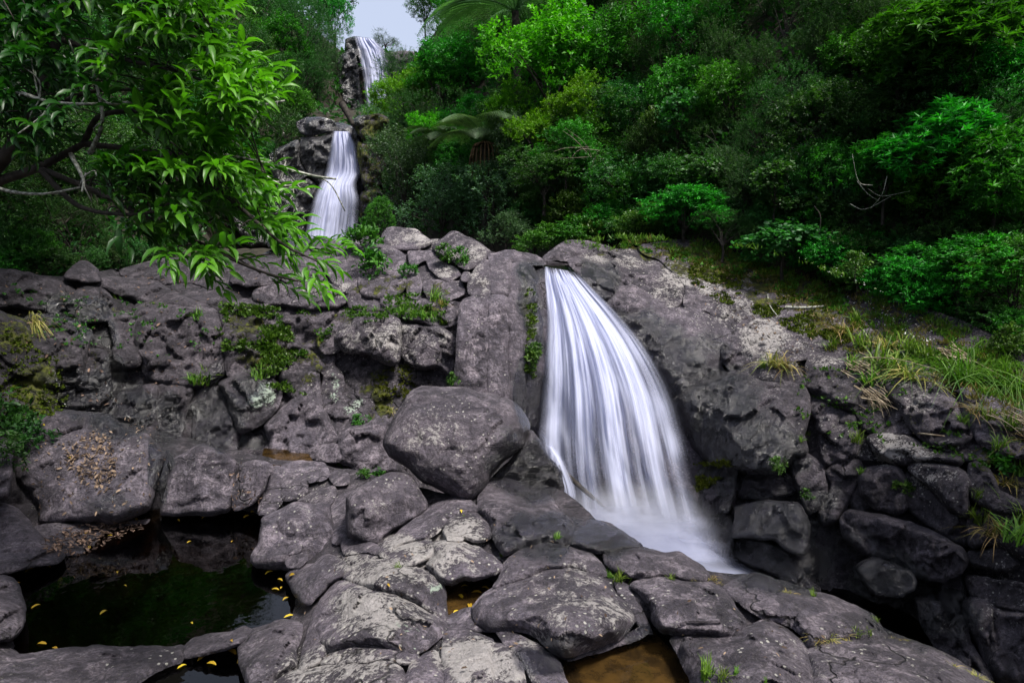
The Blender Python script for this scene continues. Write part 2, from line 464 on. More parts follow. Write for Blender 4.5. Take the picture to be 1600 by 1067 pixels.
FAR = Field([(-150,430,7.6),(-150,700,6.0),(0,430,8.0),(0,560,7.3),(0,680,7.0),(150,440,8.6),(150,560,7.9),(150,640,7.7),(300,430,9.4),(300,480,8.25),(300,600,7.85),(300,700,7.4),
 (430,450,8.7),(430,600,7.95),(430,700,7.3),(530,450,8.6),(530,560,8.0),(560,700,7.0),(600,500,8.0),(600,620,7.6),(640,380,9.6),(640,450,8.5),(700,380,9.4),(700,520,7.8),
 (700,620,7.7),(780,400,9.0),(780,470,8.1),(780,620,7.6),(845,420,8.9),(845,620,8.2),(850,780,8.2),(900,425,9.15),(950,600,8.9),(1000,780,8.6),(450,370,10),(520,375,10),
 (200,420,9.6),(900,380,9.9),(1000,380,10.4),(1100,380,10.6),(960,460,9.0),(1060,480,8.8),(1060,600,8.2),(1100,700,7.9),(1130,800,7.4),(1200,420,9.9),(1200,560,7.9),
 (1200,650,7.3),(1200,740,7.0),(1200,830,6.7),(1230,900,6.4),(1300,450,9.2),(1300,560,7.6),(1300,650,6.9),(1300,740,6.7),(1350,850,6.3),(1380,920,6.1),(1400,560,7.2),
 (1400,650,6.6),(1450,720,6.1),(1460,800,5.9),(1460,880,5.7),(1460,960,5.5),(1500,560,7.0),(1550,640,6.2),(1600,650,6.2),(1550,740,5.6),(1600,800,5.2),(1560,880,5.2),
 (1600,960,4.8),(1600,1067,4.6),(1480,1010,5.4),(1400,1000,5.8),(1750,640,5.6),(1750,1000,4.3),(2300,760,4.6),(2300,1000,3.9)])

# where the stone is wet, crusted, mossy (x, y, rx, ry, amount)
WET = [(1095,690,45,90,1),(1000,640,120,120,1),(240,920,140,60,1),(120,480,70,30,1),(150,520,30,25,1),(165,590,30,40,.9),(120,610,60,40,.9),(200,640,55,40,1),(265,655,30,55,.75),(340,650,45,55,.9),(385,620,25,40,.7),(330,590,35,40,.6),
 (400,690,25,20,1),(1130,620,60,50,1),(1190,690,70,60,.8),(1120,710,60,70,1),(1200,820,100,60,1),(1210,880,90,55,1),(1390,905,60,40,1),(990,520,70,45,.75),(930,440,38,38,1),
 (1060,560,50,60,.8),(1100,540,50,40,.6),(832,470,22,70,.95),(830,590,24,80,1),(822,740,60,48,1),(800,690,45,50,.55),(850,835,80,42,.95),(950,845,80,30,.9),(760,860,40,40,.35),(1330,850,80,40,.5),(1230,720,40,40,.7),
 (1440,960,90,50,1),(250,740,14,60,1),(170,785,70,28,.55),(860,1030,60,22,.8),(1010,995,40,22,.8),(1080,1010,50,16,.5),(480,240,60,60,.9),(440,290,60,60,1),(450,340,60,60,1),(630,110,40,40,.6),(545,130,30,90,1),
 (720,915,40,16,.7),(380,812,60,10,.7),(455,935,16,26,.6),(650,1010,25,20,.3),(1290,780,30,40,.6),(1430,830,60,40,.3)]
PALE = [(560,880,60,30,.7),(1000,930,60,30,.4),(800,1050,60,30,.8),(470,1045,60,30,.75),(200,1030,120,20,.4),(900,900,70,20,.7),(500,455,60,25,.7),(640,370,60,25,.7),(720,390,55,32,.85),(700,420,40,26,.8),(745,430,22,40,.6),(740,540,26,80,.35),(780,430,25,35,.3),(780,590,30,40,.5),(600,530,90,40,.75),(690,540,40,40,.6),(520,450,40,30,.6),
 (615,900,90,28,.75),(600,960,90,40,.95),(560,1040,130,40,.85),(730,1030,90,40,1.0),(860,1000,70,30,.7),(880,930,120,60,.62),(960,960,40,40,.65),(720,840,60,30,.95),(650,860,60,22,.9),(700,880,90,20,.6),
 (470,810,60,50,.4),(480,770,60,40,.5),(600,790,60,50,.38),(690,690,80,90,.5),(740,700,40,50,.4),(1090,960,60,50,.35),(1250,1030,140,50,.42),(1400,1040,120,40,.32),(960,400,70,25,.75),(1060,440,60,40,.75),(1130,450,80,40,.72),
 (1140,480,60,40,.75),(1190,530,60,50,.8),(1260,540,80,60,.6),(1180,600,60,30,.45),(1310,660,40,60,.4),(1420,700,90,30,.85),(1460,750,60,40,.6),(1420,620,60,40,.65),(1490,770,40,60,.4),(1590,900,90,60,.45),(1540,960,60,40,.5),
 (320,740,50,40,.28),(200,690,60,40,.25),(395,750,40,40,.3),(510,600,30,50,.6),(1240,690,30,60,.35),(90,800,20,30,.3),(490,195,40,20,.8),(1320,990,80,20,.3)]
GREEN = [(408,622,26,34,1.05),(520,610,18,48,.95),(545,635,26,28,.9),(640,985,46,30,.95),(680,915,24,26,1),(595,985,30,20,.6),(925,985,70,40,.8),(985,960,25,35,.8),(470,640,40,25,.5),(1545,985,22,14,.9),(570,680,30,14,.7),
 (610,645,20,40,.6),(720,385,40,26,.5),(740,440,20,30,.5),(860,805,22,26,.6),(1360,690,30,14,.5),(670,375,40,16,.5),(790,560,16,60,.3),(345,430,40,16,.4)]
MOSS = [(490,560,50,50,.8),(540,500,60,24,.7),(610,450,60,30,.75),(690,460,30,24,.7),(400,560,60,40,.8),(260,480,80,24,.6),(120,470,60,30,.6),(1120,425,110,26,.9),(1200,470,90,40,.75),(1290,500,70,40,.85),(1060,415,50,20,.8),(1000,392,80,14,.85),(1100,395,90,20,.95),(1240,430,90,30,.95),(380,500,60,60,.75),(470,500,50,30,.65),(250,520,60,50,.5),(660,490,60,16,.8),(560,480,50,14,.7),(300,560,50,40,.5),(700,600,30,20,.6),(30,520,60,60,.8),(60,600,60,60,.95),(110,560,60,40,.6),(60,450,60,30,.6),(385,530,50,70,.75),(440,540,40,60,.75),(330,500,60,40,.4),(560,440,60,40,.6),(620,430,40,40,.6),(660,450,40,40,.6),(600,480,60,20,.6),
 (590,620,40,40,.9),(620,580,50,40,.6),(540,560,40,30,.6),(829,520,9,70,1.1),(825,480,8,60,1),(1050,400,50,22,.7),(1130,410,80,28,.9),(1190,430,90,35,.85),(1260,460,80,40,.8),(1150,470,80,40,.55),(1230,500,80,40,.55),
 (1330,520,50,40,.7),(1090,650,20,60,.75),(1100,740,30,30,.9),(1130,725,24,14,1.0),(1290,600,50,30,.6),(1330,620,40,30,.6),(1440,650,60,40,.55),(1500,700,60,30,.6),(1380,740,50,40,.6),(1560,720,60,40,.8),(1550,800,60,40,.6),
 (1330,690,10,50,.6),(560,250,16,80,1.1),(590,210,40,30,.9),(440,250,50,60,.7),(410,300,40,60,.6),(760,830,30,20,.3),(1120,640,30,30,.5),(200,470,40,18,.7),(700,800,16,20,.4),(1500,640,40,30,.5),(1280,870,40,20,.3),(880,385,40,14,.6)]
TONE = [(60,520,130,120,.26),(200,520,90,110,.40),(310,540,110,90,.48),(300,640,120,50,.45),(240,920,150,70,.12),(150,560,200,160,.5),(60,900,120,160,.85),(200,740,140,90,.95),(520,580,110,80,.85),(1250,740,150,110,.5),(1480,880,140,140,.55),(1420,960,100,60,.4),(1540,960,120,120,.45),(1190,640,110,60,.5),(1110,650,60,80,.5),(760,520,60,110,1.12),(1090,500,130,70,1.12),(480,770,110,90,1.2),(600,800,70,60,1.15),(320,760,70,60,1.12),  # tone factors by region; left wall and lower right include painted shade
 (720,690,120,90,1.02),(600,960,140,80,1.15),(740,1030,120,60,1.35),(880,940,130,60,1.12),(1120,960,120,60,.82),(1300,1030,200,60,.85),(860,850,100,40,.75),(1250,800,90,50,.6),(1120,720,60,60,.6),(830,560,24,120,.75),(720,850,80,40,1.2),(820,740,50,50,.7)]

PALE = [(x, y, rx, ry, a * (1.10 if y > 780 and x < 1010 else 1.0)) for x, y, rx, ry, a in PALE]
def blobs(lst, px, py, base=0.0, mode='max'):
    r = np.full(px.shape, base)
    if mode == 'max':
        for x, y, rx, ry, a in lst:
            q = ((px - x) / rx) ** 2 + ((py - y) / ry) ** 2
            r = np.maximum(r, a * np.exp(-np.clip(q, 0, 30) ** 1.3 * 0.9))
    else:
        num, den = np.full(px.shape, base * 0.15), np.full(px.shape, 0.15)
        for x, y, rx, ry, a in lst:
            q = np.exp(-(((px - x) / rx) ** 2 + ((py - y) / ry) ** 2))
            num += a * q; den += q
        r = num / den
    return r

def stone_attrs(me, px, py, n, extra=None):
    wob = 14 * np.stack([vnoise(np.stack([px / 30, py / 30, 0 * px], -1), 5), vnoise(np.stack([px / 30, py / 30, 0 * px], -1), 6)], -1)
    X, Y = px + wob[:, 0], py + wob[:, 1]
    ex = extra or {}
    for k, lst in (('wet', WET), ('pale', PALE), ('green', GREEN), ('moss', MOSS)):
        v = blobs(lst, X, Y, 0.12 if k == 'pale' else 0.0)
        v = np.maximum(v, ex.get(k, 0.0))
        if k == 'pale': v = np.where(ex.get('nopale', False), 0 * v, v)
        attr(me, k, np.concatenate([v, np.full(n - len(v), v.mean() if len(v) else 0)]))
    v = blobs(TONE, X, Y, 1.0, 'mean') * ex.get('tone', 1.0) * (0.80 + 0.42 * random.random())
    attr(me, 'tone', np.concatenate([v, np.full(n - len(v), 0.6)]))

def stone(poly, D, k=0.36, rw=0.45, off=0.0, th=0.35, step=3.0, seed=0, facets=5, rough=1.0, extra=None, warp=1.0, hmax=0.5, frac=0.35, grow=0.0, pw=2.0, bfrac=None):
    """a closed solid stone: its outline where it stands, a rounded and faceted front, a body of depth th behind"""
    rg = np.random.default_rng(seed * 7919 + 13)
    p = np.asarray(poly, float)
    # outline, closed smooth curve with small irregularities
    q = np.concatenate([p[-1:], p, p[:2]])
    pts = []
    for i in range(len(p)):
        a, b, c, d = q[i], q[i + 1], q[i + 2], q[i + 3]
        m = max(2, int(np.linalg.norm(c - b) / (step * 1.3)))
        t = (np.arange(m) / m)[:, None]
        cr = 0.5 * (2 * b + (c - a) * t + (2 * a - 5 * b + 4 * c - d) * t ** 2 + (3 * b - a - 3 * c + d) * t ** 3)
        pts.append(0.55 * cr + 0.45 * (b + (c - b) * t))
    o = np.concatenate(pts)
    z3 = np.concatenate([o / 22.0, np.full((len(o), 1), seed * 3.7)], 1)
    o = o + warp * 2.2 * np.stack([fbm(z3, 3, 3), fbm(z3 + 50, 3, 4)], -1)
    if grow:
        tg = np.roll(o, -1, 0) - np.roll(o, 1, 0)
        nl = np.stack([tg[:, 1], -tg[:, 0]], -1) / np.maximum(np.linalg.norm(tg, axis=1, keepdims=True), 1e-6)
        area = (o[:, 0] * np.roll(o[:, 1], -1) - o[:, 1] * np.roll(o[:, 0], -1)).sum()
        o = o + nl * (grow if area > 0 else -grow)
    nx = o; ny = np.roll(o, -1, 0)
    x0, y0 = o.min(0) - step; x1, y1 = o.max(0) + step
    gx = np.arange(x0, x1 + step, step); gy = np.arange(y0, y1 + step, step)
    GX, GY = np.meshgrid(gx, gy); g = np.stack([GX.ravel(), GY.ravel()], -1)
    inside = np.zeros(len(g), bool); dist = np.full(len(g), 1e9); near = np.zeros((len(g), 2))
    for i0 in range(0, len(g), 8000):
        c = g[i0:i0 + 8000]
        A, B = nx[None], ny[None]
        cond = (A[..., 1] > c[:, None, 1]) != (B[..., 1] > c[:, None, 1])
        xi = A[..., 0] + (c[:, None, 1] - A[..., 1]) * (B[..., 0] - A[..., 0]) / np.where(np.abs(B[..., 1] - A[..., 1]) < 1e-9, 1e-9, B[..., 1] - A[..., 1])
        inside[i0:i0 + 8000] = ((cond & (c[:, None, 0] < xi)).sum(1) % 2) == 1
        ab = B - A
        t = np.clip(((c[:, None] - A) * ab).sum(-1) / np.maximum((ab ** 2).sum(-1), 1e-9), 0, 1)
        pr = A + t[..., None] * ab
        dd = ((c[:, None] - pr) ** 2).sum(-1)
        j = dd.argmin(1)
        dist[i0:i0 + 8000] = np.sqrt(dd[np.arange(len(c)), j]); near[i0:i0 + 8000] = pr[np.arange(len(c)), j]
    W_, H_ = len(gx), len(gy)
    idx = np.arange(W_ * H_).reshape(H_, W_)
    quads = np.stack([idx[:-1, :-1], idx[:-1, 1:], idx[1:, 1:], idx[1:, :-1]], -1).reshape(-1, 4)
    quads = quads[inside[quads].any(1)]
    used = np.unique(quads)
    remap = np.full(W_ * H_, -1); remap[used] = np.arange(len(used))
    quads = remap[quads]
    pos = np.where(inside[used][:, None], g[used], near[used])
    ds = np.where(inside[used], dist[used], 0.0)
    px, py = pos[:, 0], pos[:, 1]
    inr = ds.max()
    base = D(px, py) if callable(D) else np.full(len(px), float(D))
    base = base + off
    dm = float(np.median(base))
    h = min(hmax, k * inr * dm / F)
    cx, cy = px.mean(), py.mean()
    sx, sy = max(px.std() * 2, 4), max(py.std() * 2, 4)
    uv = np.stack([(px - cx) / sx, (py - cy) / sy], -1)
    e = np.clip(ds / max(rw * inr, 1e-6), 0, 1)
    prof = np.sqrt(1 - (1 - e) ** 2) if pw == 2.0 else 1 - (1 - e) ** pw
    if facets:
        acc = np.exp(-7 * prof)
        for i in range(facets):
            a = rg.uniform(0, 2 * math.pi)
            hi = rg.uniform(0.85, 1.15) - rg.uniform(0.25, 0.75) * (uv @ np.array([math.cos(a), math.sin(a)])) - rg.uniform(0.0, 0.15)
            acc = acc + np.exp(-7 * hi)
        prof = np.minimum(prof, -np.log(acc) / 7 + 0.12)
        prof = prof * np.clip(ds / (step * 1.2), 0, 1) ** 0.5
    W3 = P(px, py, base)
    nz = np.clip(ds / (0.25 * inr + 2), 0, 1)
    sc_ = min(1.0, inr * dm / F / 0.25)
    Wp = W3 + 0.10 * np.stack([fbm(W3 * 3, 2, 41), fbm(W3 * 3, 2, 42), fbm(W3 * 3, 2, 43)], -1) + seed * 3.1
    c1, e1 = worley(Wp * np.array([2.6, 2.6, 3.6]), 300)
    c2, e2 = worley(Wp * np.array([7.5, 7.5, 9.5]), 320)
    disp = rough * sc_ * (0.050 * fbm(W3 * 2.6, 3, 20 + seed % 50) + 0.016 * fbm(W3 * 11, 4, 90))
    disp = disp + frac * sc_ * (0.120 * c1 + 0.036 * c2)
    front = base - h * prof - disp * nz
    front = np.minimum(front, base + 0.04)
    fv = P(px, py, front)
    # rim to back
    e4 = np.stack([quads, np.roll(quads, -1, 1)], -1).reshape(-1, 2)
    key = np.sort(e4, 1); kk = key[:, 0] * len(pos) + key[:, 1]
    uq, inv, cnt = np.unique(kk, return_inverse=True, return_counts=True)
    be = e4[cnt[inv] == 1]
    bv = np.unique(be)
    bm = np.full(len(pos), -1); bm[bv] = np.arange(len(bv))
    bx = px[bv]; by = py[bv]; bd = front[bv] + th
    back = P(bx, by, bd)
    cen = back.mean(0)
    back = cen + (back - cen) * 0.86
    nF = len(pos); nB = len(bv)
    verts = np.concatenate([fv, back, cen[None] + (P(cx, cy, dm + th * 1.25) - P(cx, cy, dm + th))])
    sq = np.stack([be[:, 1], be[:, 0], bm[be[:, 0]] + nF, bm[be[:, 1]] + nF], -1)
    tr = np.stack([bm[be[:, 1]] + nF, bm[be[:, 0]] + nF, np.full(len(be), nF + nB)], -1)
    c0 = fv.mean(0)
    me = mesh_np('stone', verts - c0, [quads[:, ::-1], sq[:, ::-1], tr[:, ::-1]])
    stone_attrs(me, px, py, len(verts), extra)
    attr(me, 'frac', np.full(len(verts), frac if bfrac is None else bfrac))
    return me, c0

SEED = [100]
BV, BF, BN = [], [], [0]
def rock(name, poly, D, parent=None, label=None, cat=None, group=None, kind=None, **kw):
    SEED[0] += 1
    me, c0 = stone(poly, D, seed=SEED[0], **kw)
    o = put(name, me, ROCK)
    o.location = c0
    vv = np.empty(len(me.vertices) * 3, np.float32); me.vertices.foreach_get('co', vv)
    BV.append(vv.reshape(-1, 3) + c0); BF.extend([tuple(k + BN[0] for k in p.vertices) for p in me.polygons]); BN[0] += len(me.vertices)
    if parent is not None:
        o.parent = parent; o.location = Vector(c0) - parent.location
    return tag(o, label, cat, group, kind)

def plane_d(*pts):
    """a flat lie through three or more (px, py, distance)"""
    a = np.array(pts, float)
    M = np.concatenate([a[:, :2] / 400, np.ones((len(a), 1))], 1)
    s = np.linalg.lstsq(M, 1 / a[:, 2], rcond=None)[0]
    return lambda x, y: 1 / np.maximum(s[0] * np.asarray(x) / 400 + s[1] * np.asarray(y) / 400 + s[2], 1 / 60)

# ------------------------------------------------------------------ valley floor and slopes
_Y = np.array([-60, -5, 5, 8.8, 11, 16, 22, 33, 60, 160], float)
def _lin(y, *v): return np.interp(y, [-60, 0, 6.5, 7.5, 9, 11, 16, 22, 33, 36, 60, 160], v)
def T(x, y):
    """height of the valley ground"""
    x = np.asarray(x, float); y = np.asarray(y, float)
    xb = _lin(y, 4.5, 4.6, 5.1, 5.1, 4.4, 2.4, -1.5, -4.3, -6.3, -6.2, -5.5, 0)
    zb = _lin(y, -4, -.9, .2, .65, 1.4, 2.12, 2.9, 5.0, 9.6, 11.0, 16, 22)
    xl = _lin(y, -7, -6.6, -6.9, -6.9, -6.3, -5.4, -8.0, -10.2, -10.0, -9.2, -9.5, -14)
    zl = _lin(y, -4, 0, .8, 1.3, 1.9, 2.2, 2.6, 4.0, 9.4, 11.0, 16, 22)
    zf = np.interp(y, [-60, 0, 6, 8.4, 9.6, 14, 22.6, 24.2, 31, 36.2, 37.8, 60, 160], [-4.5, -2.2, -1.9, -1.6, 1.45, 1.9, 2.4, 6.0, 9.0, 9.4, 13.4, 15, 20])
    dr, dl = x - xb, xl - x
    def rise(d): return np.where(d < 11, 1.12 * d, 12.3 + 0.35 * (d - 11))
    s = np.clip(dr / np.maximum(xb - xl, .5) + 1, 0, 1)
    z = np.where(dr > 0, zb + rise(np.maximum(dr, 0)), np.where(dl > 0, zl + rise(np.maximum(dl, 0)), zf + 0))
    # blend floor into the banks
    fr = np.clip(1 + dr / 0.8, 0, 1); fl = np.clip(1 + dl / 0.8, 0, 1)
    z = np.where((dr <= 0) & (dl <= 0), zf + (zb - zf) * fr ** 2 * (fr > 0) + (zl - zf) * fl ** 2 * (fl > 0), z)
    far = np.clip((y - 38) / 20, 0, 1)
    z = z * (1 - far) + (15 + np.minimum(np.maximum(np.maximum(dr, dl), 0) * 0.35, 9) + (y - 38) * 0.06) * far
    q = np.stack([x.ravel() * .45, y.ravel() * .45, 0 * x.ravel()], -1)
    return z + ((0.12 + 0.16 * np.clip((y.ravel() - 10) / 4, 0, 1)) * fbm(q, 3, 11)).reshape(z.shape)

def axis(lo, hi, f0, f1, fine, coarse):
    a = [lo]
    while a[-1] < hi: a.append(a[-1] + (fine if f0 <= a[-1] < f1 else coarse))
    return np.array(a)
tx = axis(-120, 120, -16, 14, 0.3, 4.0); ty = axis(-60, 160, 4, 40, 0.3, 4.0)
TX, TY = np.meshgrid(tx, ty)
tv = np.stack([TX.ravel(), TY.ravel(), T(TX, TY).ravel()], -1)
ti = np.arange(len(tx) * len(ty)).reshape(len(ty), len(tx))
hill = put('hillside', mesh_np('hillside', tv, [np.stack([ti[:-1, :-1], ti[:-1, 1:], ti[1:, 1:], ti[1:, :-1]], -1).reshape(-1, 4)]), SOIL)
tag(hill, 'dark earth slopes of the gorge under the trees', kind='structure')

# ------------------------------------------------------------------ bedrock behind and under the stones
rock('rocky_ground', [(-160,430),(0,428),(100,432),(200,418),(300,404),(380,408),(440,385),(520,385),(600,372),(700,376),(765,395),(850,408),(905,412),(960,392),(1060,380),(1180,390),(1300,428),(1400,470),(1500,500),(1620,560),(1760,620),(2300,760),(2300,1110),(1300,1110),(1240,1000),(900,1000),(800,900),(560,860),(200,860),(-160,860)],
     FAR, off=0.12, k=0.0, facets=0, th=1.2, step=6.0, rough=1.4, frac=.6, extra={'tone': .7, 'moss': .25}, label='dark fissured bedrock of the gorge walls behind the blocks', kind='structure')
rock('rocky_ground', [(-120,740),(60,640),(240,670),(420,715),(560,735),(700,770),(800,745),(885,770),(960,835),(1100,890),(1200,900),(1300,935),(1390,985),(1480,1020),(1560,1075),(1600,1200),(-120,1200)],
     lambda x, y: NEAR(x, y) + 0.55 * np.exp(-((np.asarray(x) - 235) / 190) ** 4 - ((np.asarray(y) - 905) / 105) ** 4) + .35 * np.exp(-((np.asarray(x) - 985) / 120) ** 4 - ((np.asarray(y) - 1045) / 72) ** 4) + .3 * np.exp(-((np.asarray(x) - 735) / 48) ** 4 - ((np.asarray(y) - 940) / 42) ** 4) + .3 * np.exp(-((np.asarray(x) - 300) / 120) ** 4 - ((np.asarray(y) - 1060) / 60) ** 4), off=0.09, k=0.0, facets=0, th=1.0, step=6.0, rough=1.0, frac=.4, extra={'tone': .6}, label='dark bedrock ledge under the foreground stones', kind='structure')

# ------------------------------------------------------------------ outcrops and their blocks
def outcrop(label, at, blocks, D, group=None, kmul=1.0, jit=0.0, **dflt):
    e = empty('rock_outcrop', P(*at)); tag(e, label, 'rock outcrop', group)
    for b in blocks:
        kw = dict(dflt); kw.update(b[1] if len(b) > 1 else {})
        kw['k'] = kw.get('k', .36) * (kmul if kmul != .5 else (.6 if kw.get('k', .36) >= .7 else .16)); kw['off'] = kw.get('off', 0) + random.uniform(-jit, jit)
        rock('rock_block', b[0], kw.pop('D', D), e, **kw)
    return e

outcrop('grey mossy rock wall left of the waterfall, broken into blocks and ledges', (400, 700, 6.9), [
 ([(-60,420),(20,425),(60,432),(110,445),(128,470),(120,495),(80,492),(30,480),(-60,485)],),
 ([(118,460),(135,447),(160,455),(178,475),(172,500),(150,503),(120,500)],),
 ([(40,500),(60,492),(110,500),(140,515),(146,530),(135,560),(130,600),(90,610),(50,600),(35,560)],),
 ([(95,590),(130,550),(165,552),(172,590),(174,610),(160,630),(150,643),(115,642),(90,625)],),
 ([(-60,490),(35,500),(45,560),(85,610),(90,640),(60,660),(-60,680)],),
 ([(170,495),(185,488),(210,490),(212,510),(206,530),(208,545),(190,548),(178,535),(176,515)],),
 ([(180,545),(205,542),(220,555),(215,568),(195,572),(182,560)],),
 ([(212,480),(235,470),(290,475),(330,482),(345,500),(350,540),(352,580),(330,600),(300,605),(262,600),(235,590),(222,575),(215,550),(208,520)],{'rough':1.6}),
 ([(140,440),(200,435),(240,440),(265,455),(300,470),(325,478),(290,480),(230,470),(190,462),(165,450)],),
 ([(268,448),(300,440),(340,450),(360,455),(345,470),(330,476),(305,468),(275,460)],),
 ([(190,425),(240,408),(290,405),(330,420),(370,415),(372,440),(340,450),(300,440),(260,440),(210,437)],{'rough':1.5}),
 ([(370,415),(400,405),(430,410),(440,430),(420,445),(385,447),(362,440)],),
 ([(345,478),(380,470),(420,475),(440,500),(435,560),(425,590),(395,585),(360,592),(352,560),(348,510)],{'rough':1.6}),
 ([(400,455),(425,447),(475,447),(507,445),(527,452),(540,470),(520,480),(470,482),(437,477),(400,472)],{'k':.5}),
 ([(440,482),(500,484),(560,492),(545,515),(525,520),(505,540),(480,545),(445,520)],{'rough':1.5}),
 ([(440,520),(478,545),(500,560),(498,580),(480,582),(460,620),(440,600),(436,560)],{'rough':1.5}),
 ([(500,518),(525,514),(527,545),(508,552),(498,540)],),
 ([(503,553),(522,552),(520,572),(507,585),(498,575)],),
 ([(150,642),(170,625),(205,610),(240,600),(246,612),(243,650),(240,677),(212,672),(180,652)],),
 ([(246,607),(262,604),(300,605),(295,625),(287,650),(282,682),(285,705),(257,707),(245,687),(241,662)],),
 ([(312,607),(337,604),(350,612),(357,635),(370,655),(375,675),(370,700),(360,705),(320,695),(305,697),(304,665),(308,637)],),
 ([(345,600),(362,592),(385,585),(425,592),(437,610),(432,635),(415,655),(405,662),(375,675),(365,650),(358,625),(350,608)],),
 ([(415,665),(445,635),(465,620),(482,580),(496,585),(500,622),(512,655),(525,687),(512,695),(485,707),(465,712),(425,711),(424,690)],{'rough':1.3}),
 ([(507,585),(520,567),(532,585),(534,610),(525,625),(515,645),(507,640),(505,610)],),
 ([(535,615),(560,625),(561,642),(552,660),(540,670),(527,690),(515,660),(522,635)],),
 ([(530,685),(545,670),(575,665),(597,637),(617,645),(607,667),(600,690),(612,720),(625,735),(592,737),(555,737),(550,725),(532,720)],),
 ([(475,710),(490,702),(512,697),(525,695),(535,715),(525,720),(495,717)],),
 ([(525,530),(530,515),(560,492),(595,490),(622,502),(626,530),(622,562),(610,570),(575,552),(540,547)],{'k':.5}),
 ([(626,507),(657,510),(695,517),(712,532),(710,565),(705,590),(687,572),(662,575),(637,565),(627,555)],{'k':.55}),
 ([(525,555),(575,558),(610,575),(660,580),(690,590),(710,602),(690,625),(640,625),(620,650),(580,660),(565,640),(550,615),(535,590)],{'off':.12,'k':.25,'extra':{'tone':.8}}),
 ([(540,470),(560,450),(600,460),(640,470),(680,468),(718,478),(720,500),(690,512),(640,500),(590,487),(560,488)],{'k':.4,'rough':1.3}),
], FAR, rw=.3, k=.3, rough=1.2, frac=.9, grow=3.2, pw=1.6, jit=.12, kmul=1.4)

outcrop('broken pale lichened rock crest above the wall, below the distant falls', (600, 460, 8.7), [
 ([(507,422),(520,392),(540,377),(560,372),(566,400),(560,427),(555,460),(535,458),(517,440)],),
 ([(595,372),(605,356),(620,355),(650,359),(660,367),(677,377),(665,387),(640,392),(610,390)],{'k':.5}),
 ([(637,395),(652,390),(682,392),(690,402),(665,408),(640,418)],),
 ([(665,405),(682,404),(715,417),(721,432),(702,444),(685,434),(670,422)],{'k':.55}),
 ([(632,420),(650,418),(662,445),(655,468),(637,466)],),
 ([(658,440),(690,438),(722,440),(728,460),(700,472),(668,468)],),
 ([(560,372),(590,374),(632,400),(634,450),(612,468),(566,464),(558,430),(566,400)],{'rough':1.5}),
 ([(440,390),(470,385),(515,385),(518,400),(507,430),(495,446),(460,448),(430,430)],{'rough':1.4}),
], FAR)

outcrop('upright grey rock columns beside the left edge of the waterfall', (770, 610, 7.7), [
 ([(735,440),(742,422),(752,410),(763,408),(765,440),(764,462),(747,466),(733,457)],{'rough':1.6}),
 ([(725,468),(745,465),(763,467),(764,515),(763,560),(763,618),(735,620),(710,612),(713,560),(716,515)],{'k':.38,'rw':.3,'facets':3}),
 ([(766,410),(798,409),(797,440),(793,461),(767,460),(765,430)],{'k':.4,'rw':.3,'facets':2}),
 ([(767,464),(792,464),(793,520),(792,580),(794,622),(765,620),(765,540)],{'k':.4,'rw':.3,'facets':2,'off':-.03}),
 ([(795,464),(814,480),(822,520),(820,580),(818,640),(797,625),(795,560),(794,500)],{'k':.45,'rw':.4,'facets':2}),
 ([(800,415),(812,408),(830,415),(842,440),(838,472),(815,478),(799,462)],{'k':.45}),
 ([(816,482),(838,476),(848,500),(850,560),(846,620),(838,670),(820,660),(822,580),(824,520)],{'k':.6,'off':.05}),
 ([(838,425),(850,422),(853,470),(852,540),(848,560),(842,500),(840,460)],{'k':.6,'off':.1}),
 ([(763,398),(800,394),(835,399),(852,411),(835,413),(800,407),(768,408)],{'k':.5}),
], lambda x, y: FAR(x, y) - .22, frac=.35, grow=2.5, pw=1.6)

